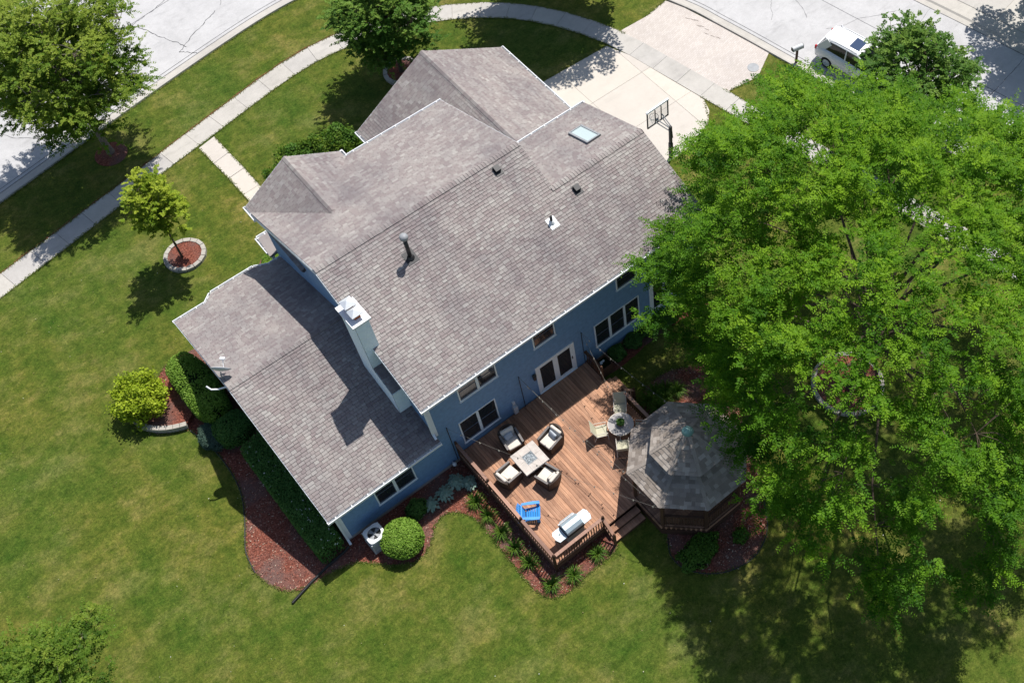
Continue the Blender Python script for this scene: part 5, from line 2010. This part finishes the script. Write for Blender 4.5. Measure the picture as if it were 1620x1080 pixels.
more_leaves(ye, (1.18, 1.2, 0.95), 6200, 'l_yellow', (0.12, 0.085), 48)
for i, (x, y, r_, h_) in enumerate(((9.6, 41.6, 0.85, 0.85), (10.6, 42.0, 0.95, 1.0), (11.65, 41.8, 0.95, 1.0), (12.8, 41.35, 1.0, 1.15), (9.35, 40.2, 0.8, 1.0))):
    t = shrub('shrub', ('low bright shrub by the front path corner', 'bushy light green shrub second from the front path', 'green shrub in the middle of the front bed', 'tall green shrub next to the garage roof gutter', 'dark shrub at the front path under the small gable')[i],
              (x, y, 0), (r_, r_ * 0.95, h_), 3600, 'l_shrub', (0.11, 0.07), 50 + i, lump=0.22, group='shrubs in the front bed')
    more_leaves(t, (r_ * 1.08, r_ * 1.05, h_ * 1.05), 4200, 'l_maple', (0.12, 0.07), 60 + i)
shrub('shrub', 'small round bright green shrub in the corner bed by the porch', (6.72, 38.0, 0), (0.55, 0.6, 0.36), 3000, 'l_box', (0.08, 0.05), 71, lump=0.08)
for i, (x, y, r_) in enumerate(((15.9, 23.3, 0.42), (16.9, 23.32, 0.5), (17.9, 23.3, 0.48), (18.8, 23.2, 0.5))):
    shrub('ground_shrub', ('low dark shrub next to the planter box by the wall', 'low dark shrub under the middle of the triple window', 'low dark shrub under the far end of the triple window', 'low dark shrub below the single white door')[i], (x, y, 0), (r_, 0.42, 0.25), 2600, 'l_hedge', (0.09, 0.05), 75 + i, lump=0.15, group='low shrubs under the rear windows')
shrub('ground_cover_plant', 'dark green leafy mound in front of the gazebo', (12.35, 13.62, 0), (0.95, 0.58, 0.24), 3600, 'l_shrub', (0.11, 0.075), 81, lump=0.2)
shrub('small_shrub', 'small green shrub in the sunlit mulch right of the gazebo', (14.15, 13.0, 0), (0.36, 0.32, 0.22), 900, 'l_shrub', (0.10, 0.06), 82, lump=0.25, core=False)
shrub('shade_shrub', 'dull dark shrub between round boxwood and pale hostas', (4.62, 22.85, 0), (0.48, 0.42, 0.34), 2200, 'l_hedge', (0.10, 0.03), 83, lump=0.15)


def blades(name, label, loc, n, h, rad, mat, seed, wd=0.03, group=None, cat='plant', arch=1.0):
    rg = np.random.default_rng(seed)
    t = thing(name, label, cat, loc, 0, group)
    a = rg.uniform(0, 6.283, n)
    d = np.stack([np.cos(a), np.sin(a), np.zeros(n)], 1)
    L = rad * rg.uniform(0.5, 1.1, n)
    H = h * rg.uniform(0.6, 1.1, n)
    b = d * (rg.uniform(0, 0.35, n) * rad)[:, None]
    segs = []
    S = 4
    prev = None
    for k in range(S + 1):
        f = k / S
        p = b + d * (L * f ** 1.3)[:, None]
        p[:, 2] += H * (np.sin(f * 2.3) * 0.95 - 0.35 * arch * f ** 3)
        perp = np.stack([-d[:, 1], d[:, 0], np.zeros(n)], 1) * (wd * (1 - f * 0.8) / 2)
        cur = (p - perp, p + perp)
        if prev is not None:
            segs.append(np.stack([prev[0], prev[1], cur[1], cur[0]], 1))
        prev = cur
    V = np.concatenate(segs)
    tn = np.tile(rg.normal(0.5, 0.18, n), S)
    quads('leaves', V, mat, t, tn)
    return t


lil = [(6.72, 21.55), (6.74, 20.74), (6.72, 19.72), (6.74, 18.78), (6.80, 17.86), (6.92, 16.50), (7.85, 16.24), (9.15, 16.32)]
lab = ['daylily clump nearest the hostas, first along the deck side', 'second daylily clump along the deck side from the hostas', 'third daylily clump along the deck side from the hostas',
       'fourth daylily clump along the deck side, below the blue chair', 'fifth daylily clump along the deck side', 'daylily clump at the outer corner post of the deck',
       'daylily clump under the deck railing, below the grill', 'daylily clump beside the bottom of the front deck stairs']
for i, (x, y) in enumerate(lil):
    blades('daylily', lab[i], (x, y, 0), 120, 0.42, 0.46, 'l_lily', 90 + i, 0.032, 'daylilies round the deck')
for i, (x, y) in enumerate(((15.35, 20.45), (15.85, 20.62), (16.35, 20.4), (16.0, 20.1), (15.5, 19.85), (16.7, 20.0))):
    blades('daylily', ('lush daylily clump by the stair railing post', 'lush daylily clump second from the stair railing', 'lush daylily clump on the lawn edge behind the gazebo', 'lush daylily clump in the middle of the bed behind the gazebo', 'daylily clump close to the gazebo roof edge', 'daylily clump under the hanging locust leaves behind the gazebo')[i],
           (x, y, 0), 110, 0.5, 0.5, 'l_lily', 110 + i, 0.036, 'daylilies behind the gazebo')


def hosta(label, loc, rad, seed):
    rg = np.random.default_rng(seed)
    t = thing('hosta', label, 'plant', loc, 0, 'hostas by the house wall')
    quad_, tint = [], []
    n = 46
    for k in range(n):
        f = k / n
        a = k * 2.39996 + rg.uniform(-.2, .2)
        r_ = rad * (0.15 + 0.85 * f) * rg.uniform(0.85, 1.1)
        z = 0.38 * (1 - f * 0.55) + rg.uniform(-.03, .03)
        d = np.array([math.cos(a), math.sin(a), 0])
        pp = np.array([-d[1], d[0], 0])
        L = 0.20 * rg.uniform(0.8, 1.2)
        W = 0.15 * rg.uniform(0.8, 1.15)
        c = d * r_ + np.array([0, 0, z])
        b = c - d * L / 2 + np.array([0, 0, 0.02])
        e = c + d * L / 2 - np.array([0, 0, 0.07])
        l1, l2 = c - d * L * .1 + pp * W / 2 + [0, 0, .025], c - d * L * .1 - pp * W / 2 + [0, 0, .025]
        mid = c - d * L * 0.1
        tn = rg.normal(0.45, 0.15)
        quad_ += [np.array([b, mid, e, l1])[[0, 1, 2, 3]], np.array([b, l2, e, mid])]
        tint += [tn, tn + 0.05]
    quads('leaves', np.array(quad_), 'l_hosta', t, np.array(tint))
    return t


for i, (x, y, r_) in enumerate(((5.22, 22.68, 0.34), (5.95, 22.72, 0.40), (6.62, 22.85, 0.42), (7.02, 22.45, 0.36))):
    hosta(('small pale blue green hosta nearest the round boxwood', 'pale blue green hosta second from the boxwood', 'pale hosta third from the boxwood, by the wall', 'pale hosta touching the deck railing')[i], (x, y, 0), r_, 130 + i)


# ================================================================== STONE EDGING, RETAINING WALL
def stone_ring(label, c, rx, ry, nst, wd, hh, rz=0.0, mulch=True, a0=0.0, a1=2 * math.pi):
    t = thing('stone_ring', label, 'stone edging', (c[0], c[1], 0), rz)
    rr = random.Random(int(c[0] * 10))
    if mulch:
        mb = MB()
        mb.lathe((0, 0, 0), [(1.0, 0.01), (0.97, hh * 0.72), (0.5, hh * 0.9), (0.02, hh)], 32)
        mb.v = [(x * (rx - wd * 0.6), y * (ry - wd * 0.6), z) for x, y, z in mb.v]
        mb.build('mulch', 'mulch', t)
    for k in range(nst):
        s0 = a0 + (a1 - a0) * (k + 0.04) / nst
        s1 = a0 + (a1 - a0) * (k + 0.96) / nst
        mb = MB()
        q = []
        for s_, f in ((s0, 0), (s1, 0), (s1, 1), (s0, 1)):
            q.append(((rx - wd * f) * math.cos(s_), (ry - wd * f) * math.sin(s_)))
        h1 = hh * rr.uniform(0.92, 1.08)
        mb.prism(ccw(q), -0.03, h1)
        mb.build('stone', 'stone', t)
    return t


stone_ring('oval pale stone ring with red mulch round the slim young tree', (3.78, 41.40), 1.02, 0.98, 16, 0.20, 0.17)
stone_ring('stone ring on the back lawn under the honey locust trunk', (22.75, 15.25), 1.66, 1.66, 26, 0.20, 0.15)
stone_ring('stone ring round the dense maple at the front gable', (18.55, 44.7), 1.05, 1.05, 16, 0.22, 0.16)
rw = thing('retaining_wall', 'low curved wall of grey blocks under the yellow green shrub', 'wall', (0, 0, 0))
wl_ = smooth_line([(-2.36, 35.3), (-2.42, 34.75), (-2.28, 34.15), (-1.95, 33.65), (-1.55, 33.28), (-1.12, 33.02), (-0.70, 32.84)], 8)
P = [Vector((*p, 0)) for p in wl_]
cum = [0]
for i in range(1, len(P)):
    cum.append(cum[-1] + (P[i] - P[i - 1]).length)


def at_len(s_):
    for i in range(1, len(P)):
        if cum[i] >= s_:
            t_ = (s_ - cum[i - 1]) / (cum[i] - cum[i - 1])
            return P[i - 1].lerp(P[i], t_), (P[i] - P[i - 1]).normalized()
    return P[-1], (P[-1] - P[-2]).normalized()


for course in range(3):
    s_ = 0.0 if course % 2 == 0 else -0.13
    while s_ < cum[-1] - 0.05:
        a, b = max(0, s_), min(cum[-1], s_ + 0.29)
        if b - a > 0.05:
            pa, da = at_len(a + 0.006)
            pb_, db = at_len(b - 0.006)
            na, nb_ = Vector((-da.y, da.x, 0)), Vector((-db.y, db.x, 0))
            w0, w1 = (-0.02, 0.19) if course == 2 else (0.0, 0.17)
            q = [pa - na * -w0, pb_ - nb_ * -w0, pb_ + nb_ * w1, pa + na * w1]
            z0 = 0.115 * course + 0.003
            MB().prism(ccw([(v.x, v.y) for v in q]), z0 - (0.05 if course == 0 else 0), z0 + 0.11 * rs.uniform(0.95, 1.02)).build('stone', 'stone', rw)
        s_ += 0.30
mm = MB()
mm.prism(ccw([(x + 0.1, y + 0.12) for x, y in wl_] + [(0.0, 33.4), (0.1, 34.6), (-0.7, 35.6), (-1.6, 35.5)]), 0.0, 0.26)
mm.build('mulch', 'mulch', rw)

# ================================================================== SMALL THINGS ROUND THE HOUSE
ac = thing('air_conditioner', 'white and grey air conditioner unit with open fan grille by the house corner', 'air conditioner', (2.66, 22.82, 0.05), R(0))
MB().b2(-0.42, 0.42, -0.42, 0.42, -0.05, 0.0).build('pad', 'curb', ac)
MB().b2(-0.36, 0.36, -0.36, 0.36, 0.0, 0.74).build('cabinet', 'grey', ac)
m_ = MB()
for k in range(14):
    z = 0.05 + k * 0.05
    m_.b2(-0.372, 0.372, -0.376, -0.361, z, z + 0.028)
    m_.b2(-0.376, -0.361, -0.372, 0.372, z, z + 0.028)
    m_.b2(-0.372, 0.372, 0.361, 0.376, z, z + 0.028)
    m_.b2(0.361, 0.376, -0.372, 0.372, z, z + 0.028)
stuff(m_.build('louvres', 'lgrey', ac))
m_ = MB()
for sx in (-1, 1):
    for sy in (-1, 1):
        m_.b2(sx * 0.375 - 0.02, sx * 0.375 + 0.02, sy * 0.375 - 0.02, sy * 0.375 + 0.02, 0, 0.75)
m_.build('corner_post', 'lgrey', ac)
m_ = MB()
N_ = 32
o_ = []
for k in range(N_):
    a = 2 * math.pi * k / N_
    c_, s_ = math.cos(a), math.sin(a)
    e = (abs(c_) ** 5 + abs(s_) ** 5) ** (-1 / 5)
    o_.append((0.39 * c_ * e, 0.39 * s_ * e, 0.29 * c_, 0.29 * s_))
for k in range(N_):
    a, b = o_[k], o_[(k + 1) % N_]
    m_.add([(a[0], a[1], 0.84), (b[0], b[1], 0.84), (b[2], b[3], 0.88), (a[2], a[3], 0.88), (a[0], a[1], 0.75), (b[0], b[1], 0.75), (b[2], b[3], 0.76), (a[2], a[3], 0.76)],
           [(0, 1, 2, 3), (4, 5, 1, 0), (3, 2, 6, 7)])
m_.build('top_panel', 'white', ac)
MB().lathe((0, 0, 0.742), [(0.29, 0), (0.01, 0.002)], 24).build('fan_well', 'black', ac)
m_ = MB()
for k in range(4):
    a = R(25 + 90 * k)
    u, v = Vector((math.cos(a), math.sin(a), 0)), Vector((-math.sin(a), math.cos(a), 0))
    z = Vector((0, 0, 0.80))
    m_.add([z + u * 0.05 - v * 0.03, z + u * 0.27 - v * 0.09, z + u * 0.25 + v * 0.10 + Vector((0, 0, -.035)), z + u * 0.05 + v * 0.04 + Vector((0, 0, -.02))], [(0, 1, 2, 3)])
m_.lathe((0, 0, 0.77), [(0.07, 0), (0.07, 0.05), (0.02, 0.06)], 12)
m_.build('fan_blades', 'grey', ac)

dp = MB()
dpts = [(1.60, 23.40, 0.14), (1.35, 23.35, 0.08), (0.5, 23.27, 0.08), (-0.4, 23.12, 0.08), (-1.48, 22.86, 0.07)]
pp_, rr_ = [], []
for i in range(len(dpts) - 1):
    a, b = Vector(dpts[i]), Vector(dpts[i + 1])
    m2 = max(2, int((b - a).length / 0.025))
    for k in range(m2):
        pp_.append(a.lerp(b, k / m2))
        rr_.append(0.062 if len(pp_) % 2 else 0.050)
dp.tube(pp_, rr_, 8)
tag(dp.build('drain_pipe', 'black'), 'black corrugated drain pipe running from the downspout across mulch to lawn', 'pipe')

dish = thing('satellite_dish', 'grey satellite dish on a bracket at the gable edge of the low roof', 'satellite dish', (1.52, 30.1, 5.27), 0)
MB().b2(-0.12, 0.12, -0.10, 0.10, 0.0, 0.025).build('foot', 'grey', dish)
MB().tube([(0, 0, 0.02), (0, 0, 0.42), (0.05, 0.05, 0.52)], 0.028, 8).build('mast', 'grey', dish)
aim = Vector((0.62, 0.70, 0.36)).normalized()
rt = aim.to_track_quat('Z', 'Y').to_matrix()
m_ = MB()
m_.lathe((0, 0, 0), [(0.02, 0.0), (0.15, 0.008), (0.28, 0.035), (0.40, 0.085), (0.41, 0.075), (0.28, 0.02), (0.15, -0.008), (0.02, -0.016)], 28)
m_.v = [tuple(rt @ Vector((x, y * 0.86, z)) + Vector((0.08, 0.08, 0.58))) for x, y, z in m_.v]
m_.build('reflector', 'lgrey', dish, True)
m_ = MB()
b0 = rt @ Vector((0, -0.34, 0.06)) + Vector((0.08, 0.08, 0.58))
b1 = rt @ Vector((0, -0.10, 0.50)) + Vector((0.08, 0.08, 0.58))
m_.tube([b0, b1], 0.017, 6)
m_.build('feed_arm', 'white', dish)
m_ = MB()
m_.box(b1, (0.20, 0.09, 0.09), math.atan2(aim.y, aim.x) + math.pi / 2)
m_.build('receiver', 'white', dish)
cp = MB()
cp.tube([(1.50, 29.85, 5.13), (1.12, 29.95, 5.20), (0.90, 30.05, 5.3), (0.82, 30.2, 5.45)], 0.035, 8)
tag(cp.build('antenna_mount', 'white'), 'bent white mounting pipe sticking out past the roof edge below the dish', 'pipe')

# garden hose reel / white spigot cover at the corner between deck and wall
sg = MB()
sg.lathe((7.06, 23.52, 0.20), [(0.06, 0), (0.09, 0.05), (0.09, 0.16), (0.04, 0.2)], 10)
sg.tube([(7.06, 23.68, 0.3), (7.06, 23.55, 0.3)], 0.03, 6)
tag(sg.build('hose_spigot', 'white'), 'small white spigot cover low on the blue wall beside the deck railing', 'spigot')

# ---- string lights on wall poles
poles = []
for i, (x, lb) in enumerate(((7.30, 'thin pole fixed to the wall at the deck railing end'), (10.98, 'thin pole on the wall between double window and french door'), (14.34, 'thin pole on the wall between french door and triple window'))):
    z1 = 3.25
    p_ = MB()
    p_.tube([(x, 23.58, 0.65 if i else 0.3), (x, 23.58, z1)], 0.018, 6)
    p_.tube([(x, 23.58, z1 - 0.05), (x, 23.50, z1 + 0.03)], 0.014, 6)
    tag(p_.build('light_pole', 'black'), lb, 'pole', 'poles for the string lights')
    poles.append(Vector((x, 23.52, z1)))


def string(label, a, b, sag, nb):
    t = thing('string_lights', label, 'string lights', (0, 0, 0), 0, 'string lights over the deck')
    a, b = Vector(a), Vector(b)
    pts_ = [a.lerp(b, k / 24) - Vector((0, 0, sag * 4 * (k / 24) * (1 - k / 24))) for k in range(25)]
    mb = MB()
    mb.tube(pts_, 0.006, 4)
    mb.build('cable', 'wire', t)
    for k in range(nb):
        f = (k + 0.7) / nb
        p = a.lerp(b, f) - Vector((0, 0, sag * 4 * f * (1 - f)))
        m_ = MB()
        m_.lathe((p.x, p.y, p.z - 0.13), [(0.008, 0), (0.030, 0.025), (0.028, 0.06), (0.014, 0.08), (0.016, 0.125)], 7)
        m_.build('bulb', 'bulb', t)


ge = lambda k, r_=2.6: (GC.x + r_ * math.cos(R(22.5 + 45 * k)), GC.y + r_ * math.sin(R(22.5 + 45 * k)), 2.86)
string('bulb string from the railing end pole across the fire table to the gazebo', poles[0], ge(4), 0.25, 11)
string('bulb string from the middle pole to the gazebo edge over the dining set', poles[1], ge(3), 0.25, 9)
string('bulb string from the middle pole towards the front gazebo post', poles[1], ge(4), 0.3, 10)
string('bulb string from the door side pole straight to the gazebo', poles[2], ge(2), 0.2, 7)
string('bulb string from the door side pole out over the far stairs', poles[2], ge(1), 0.2, 8)

# ================================================================== BASKETBALL HOOP, MAILBOX, CARS
def shift_b(m):
    m.v = [(x - 0.22, y - 0.14, z - 0.60) for x, y, z in m.v]
    return m


bh = thing('basketball_hoop', 'basketball hoop with clear backboard on a dark pole at the driveway edge', 'basketball hoop', (25.47, 30.62, 0), R(2))
m_ = MB()
m_.b2(-0.065, 0.065, -0.065, 0.065, 0, 2.35)
m_.b2(-0.085, 0.085, -0.085, 0.085, 0, 1.15)
m_.build('pole', 'dark', bh)
for z0, z1 in ((2.30, 2.62), (2.08, 2.36)):
    m_ = MB()
    for sx in (-1, 1):
        m_.bar((sx * 0.06, 0.0, z0), (sx * 0.22 - 0.2, 0.64, z1 + 0.12), 0.035, 0.05)
    m_.build('arm', 'grey', bh)
m_ = MB()
m_.bar((0.12, -0.02, 1.45), (0.10, 0.02, 2.05), 0.04, 0.04)
m_.build('crank', 'dark', bh)
m_ = MB()
m_.b2(-0.66, 0.66, 0.80, 0.815, 2.93, 3.93)
shift_b(m_).build('backboard', 'acrylic', bh)
m_ = MB()
m_.b2(-0.70, -0.655, 0.78, 0.84, 2.90, 3.96)
m_.b2(0.655, 0.70, 0.78, 0.84, 2.90, 3.96)
m_.b2(-0.655, 0.655, 0.78, 0.84, 2.90, 2.945)
m_.b2(-0.22, -0.18, 0.75, 0.79, 2.945, 3.92)
m_.b2(0.18, 0.22, 0.75, 0.79, 2.945, 3.92)
shift_b(m_).build('board_frame', 'dark', bh)
shift_b(MB().b2(-0.72, 0.72, 0.765, 0.855, 3.961, 4.05)).build('edge_padding', 'white', bh)
m_ = MB()
m_.tube([(0.23 * math.cos(2 * math.pi * k / 20), 1.10 + 0.23 * math.sin(2 * math.pi * k / 20), 3.05) for k in range(21)], 0.012, 6, False)
m_.b2(-0.07, 0.07, 0.83, 0.88, 2.98, 3.12)
rim_ = shift_b(m_).build('rim', 'dark', bh)
m_ = MB()
for k in range(10):
    a = 2 * math.pi * k / 10
    for s_ in (-1, 1):
        b = a + s_ * 0.5
        m_.tube([(0.22 * math.cos(a), 1.10 + 0.22 * math.sin(a), 3.04), (0.14 * math.cos(b), 1.10 + 0.14 * math.sin(b), 2.66)], 0.005, 4, False)
shift_b(m_).build('net', 'white', rim_)

mbx = thing('mailbox', 'grey mailbox with dark door on a post beside the driveway apron', 'mailbox', (34.95, 31.25, 0), R(-12))
MB().b2(-0.05, 0.05, -0.05, 0.05, 0, 1.0).build('post', 'dwood', mbx)
m_ = MB()
pr_ = [(-0.11, 1.0), (0.11, 1.0), (0.11, 1.13)] + [(0.11 * math.cos(R(a)), 1.13 + 0.11 * math.sin(R(a))) for a in range(15, 180, 15)] + [(-0.11, 1.13)]
k_ = len(pr_)
m_.add([(-0.32, y, z) for y, z in pr_] + [(0.32, y, z) for y, z in pr_], [tuple(range(k_ - 1, -1, -1)), tuple(range(k_, 2 * k_))] + [(i, (i + 1) % k_, k_ + (i + 1) % k_, k_ + i) for i in range(k_)])
m_.build('box', 'lgrey', mbx)
m_ = MB()
m_.add([(0.335, y * 1.06, 1.0 + (z - 1.0) * 1.05 - 0.005) for y, z in pr_] + [(0.321, y * 1.06, 1.0 + (z - 1.0) * 1.05 - 0.005) for y, z in pr_], [tuple(range(k_)), tuple(range(2 * k_ - 1, k_ - 1, -1))] + [((i + 1) % k_, i, k_ + i, k_ + (i + 1) % k_) for i in range(k_)])
m_.build('door', 'black', mbx)
m_ = MB()
m_.v = []
m_.b2(-0.345, -0.322, -0.10, 0.10, 1.01, 1.2)
m_.build('door', 'black', mbx)


def suv(label, loc, rz, group):
    t = thing('parked_car', label, 'car', loc, rz, group)
    # x forward; sections: (x, half width low, half width high, z floor, z belt)
    S = [(-2.30, 0.72, 0.70, 0.42, 0.86), (-2.18, 0.86, 0.82, 0.32, 1.05), (-1.6, 0.92, 0.88, 0.26, 1.10), (-0.6, 0.93, 0.89, 0.24, 1.07), (0.5, 0.93, 0.90, 0.24, 1.01),
         (1.05, 0.93, 0.88, 0.25, 1.00), (1.7, 0.91, 0.84, 0.27, 0.95), (2.15, 0.84, 0.76, 0.32, 0.84), (2.34, 0.68, 0.62, 0.42, 0.70)]
    mb = MB()
    ring = []
    for x_, wl__, wh, zf, zb_ in S:
        zm = zf + (zb_ - zf) * 0.55
        ring.append([(x_, -wl__ * 0.9, zf), (x_, -wl__, zf + 0.15), (x_, -wl__ * 1.0, zm), (x_, -wh, zb_ - 0.05), (x_, -wh * 0.9, zb_), (x_, -wh * 0.4, zb_ + 0.02), (x_, wh * 0.4, zb_ + 0.02), (x_, wh * 0.9, zb_), (x_, wh, zb_ - 0.05), (x_, wl__, zm), (x_, wl__, zf + 0.15), (x_, wl__ * 0.9, zf)])
    nn = 12
    for i, r_ in enumerate(ring):
        mb.v += r_
    for i in range(len(ring) - 1):
        for k in range(nn):
            k2 = (k + 1) % nn
            mb.f.append((i * nn + k, (i + 1) * nn + k, (i + 1) * nn + k2, i * nn + k2))
    mb.f.append(tuple(range(nn)))
    mb.f.append(tuple((len(ring) - 1) * nn + k for k in range(nn - 1, -1, -1)))
    mb.build('body', 'carpaint', t, True)
    # greenhouse: glass volume and roof panel
    gh = MB()
    low = [(-2.12, 0.78), (1.12, 0.80)]
    b_ = [(-2.14, -0.80, 1.06), (1.22, -0.82, 1.0), (1.22, 0.82, 1.0), (-2.14, 0.80, 1.06)]
    tt_ = [(-1.58, -0.64, 1.60), (0.34, -0.64, 1.62), (0.34, 0.64, 1.62), (-1.58, 0.64, 1.60)]
    gh.hexa(b_ + tt_)
    gh.build('windows', 'carglass', t)
    rf = MB()
    pr_ = [(-1.80, 0.56, 1.575), (-1.68, 0.63, 1.64), (-1.1, 0.67, 1.70), (-0.3, 0.68, 1.705), (0.30, 0.655, 1.66), (0.42, 0.62, 1.625)]
    for x_, hw_, z_ in pr_:
        rf.v += [(x_, -hw_ - 0.02, z_ - 0.07), (x_, -hw_, z_ - 0.012), (x_, -hw_ * 0.6, z_ + 0.012), (x_, hw_ * 0.6, z_ + 0.012), (x_, hw_, z_ - 0.012), (x_, hw_ + 0.02, z_ - 0.07)]
    for i in range(len(pr_) - 1):
        for k in range(5):
            rf.f.append((i * 6 + k, (i + 1) * 6 + k, (i + 1) * 6 + k + 1, i * 6 + k + 1))
    rf.f.append((0, 1, 2, 3, 4, 5))
    rf.f.append(tuple((len(pr_) - 1) * 6 + k for k in range(5, -1, -1)))
    rfo = rf.build('roof', 'carpaint', t, True)
    MB().hexa([(-0.42, -0.40, 1.712), (0.16, -0.38, 1.688), (0.16, 0.38, 1.688), (-0.42, 0.40, 1.712), (-0.42, -0.40, 1.727), (0.16, -0.38, 1.703), (0.16, 0.38, 1.703), (-0.42, 0.40, 1.727)]).build('sunroof', 'sunroof', rfo)
    for sy in (-1, 1):
        m_ = MB()
        m_.tube([(-1.62, sy * 0.60, 1.63), (-1.5, sy * 0.60, 1.72), (0.05, sy * 0.59, 1.73), (0.2, sy * 0.585, 1.68)], 0.018, 6)
        m_.build('roof_rail', 'carpaint', rfo)
        pl = MB()
        pl.bar((0.38, sy * 0.655, 1.61), (1.25, sy * 0.82, 1.00), 0.075, 0.05)
        pl.bar((-1.46, sy * 0.665, 1.60), (-1.94, sy * 0.825, 1.02), 0.42, 0.06, (0, 1, 0))
        
        pl.bar((-0.36, sy * 0.675, 1.63), (-0.34, sy * 0.835, 1.00), 0.07, 0.04, (0, 1, 0))
        pl.build('pillar', 'carpaint', t)
        m_ = MB()
        m_.rbox((0.98, sy * 1.0, 1.08), (0.14, 0.20, 0.14), 0.04, 2)
        m_.build('mirror', 'carpaint', t, True)
        for x_ in (-1.38, 1.42):
            wm = MB()
            wm.tube([(x_, sy * 0.72, 0.35), (x_, sy * 0.935, 0.35)], 0.35, 20)
            wo = wm.build('wheel', 'tyre', t)
            wm = MB()
            wm.tube([(x_, sy * 0.90, 0.35), (x_, sy * 0.945, 0.35)], 0.22, 14)
            wm.build('rim', 'steel', wo)
        m_ = MB()
        m_.rbox((-2.20, sy * 0.78, 0.92), (0.14, 0.14, 0.26), 0.03, 1)
        m_.build('tail_light', 'redlamp', t)
        m_ = MB()
        m_.rbox((2.16, sy * 0.62, 0.72), (0.2, 0.26, 0.12), 0.04, 1)
        m_.build('headlight', 'lgrey', t)
        m_ = MB()
        m_.box((0.0, sy * 0.915, 0.82), (0.18, 0.03, 0.03))
        m_.box((-1.0, sy * 0.915, 0.84), (0.18, 0.03, 0.03))
        m_.build('door_handle', 'carpaint', t)
    m_ = MB()
    m_.rbox((-1.80, 0, 1.60), (0.20, 1.10, 0.045), 0.02, 1)
    m_.build('spoiler', 'carpaint', t)
    return t


hdg = math.atan2(-1.64, 0.30)
suv('white car with dark sunroof parked on the road beyond the honey locust', (37.05, 28.75, 0.012), hdg, 'cars parked on the road')
suv('white car mostly hidden behind locust leaves at the picture edge', (38.55, 18.6, 0.012), hdg, 'cars parked on the road')


# ================================================================== LAWN FRINGE
def fringe(lines, seed, per_m=80, spread=0.045):
    rg = np.random.default_rng(seed)
    C = []
    for ln in lines:
        p = np.array(ln)
        for a, b in zip(p[:-1], p[1:]):
            L = np.linalg.norm(b - a)
            n = int(L * per_m)
            f = rg.uniform(0, 1, (n, 1))
            C.append(a + (b - a) * f + rg.normal(0, spread, (n, 2)))
    C = np.concatenate(C)
    pav = inside([(27.6, 38.9), (28.3, 32.9), (34.9, 31.9), (33.0, 39.3)], C) | inside([(29.4, 39.0), (30.7, 32.3), (34.5, 32.7), (32.9, 39.5)], C)
    C = C[~pav]
    n = len(C)
    h = rg.uniform(0.03, 0.085, n)
    C3 = np.concatenate([C, (h * 0.5 + 0.01)[:, None]], 1)
    ax = rg.normal(0, 1, (n, 3))
    ax[:, 2] = 0.6
    V = leaf_quads(C3, ax, up_normals(rg, n, 0.5), h * 1.6, 0.03)
    return stuff(tag(quads('grass', V, 'l_fringe', None, rg.uniform(0.1, 1, n)), 'ragged grass blades along paving and mulch edges', 'grass'))


fringe([SWU, SWL, wl, wr, smooth_line(BED, 3), smooth_line(GB, 3), NEAR[16:130], [(28.0, 39.02), (23.6, 39.2)], [(29.42, 32.5), (28.56, 31.15), (27.0, 30.45), (25.6, 30.45)], [(31.07, 39.32), (32.78, 39.6)], [(32.68, 31.80), (30.85, 32.1)]], 9)


def clover():
    """tiny pale flowers and bits of straw dotted over the grass"""
    rg = np.random.default_rng(77)
    P = rg.uniform([-14, 8], [24, 50], (1500, 2))
    bad = inside(bpoly, P) | inside(smooth_line(GB, 2), P) | ((P[:, 0] > 1.2) & (P[:, 0] < 22.5) & (P[:, 1] > 15.5) & (P[:, 1] < 41)) | (P[:, 1] > 45.0)
    P = P[~bad]
    n = len(P)
    C = np.concatenate([P, rg.uniform(0.03, 0.06, (n, 1))], 1)
    L = rg.uniform(0.025, 0.06, n)
    V = leaf_quads(C, rg.normal(0, 1, (n, 3)) * [1, 1, .2], up_normals(rg, n, .3), L, L * 0.8)
    stuff(tag(quads('clover_flowers', V, 'straw', None, rg.uniform(0, 1, n)), 'tiny pale clover flowers and straw bits dotted over the lawn', 'flowers'))


clover()
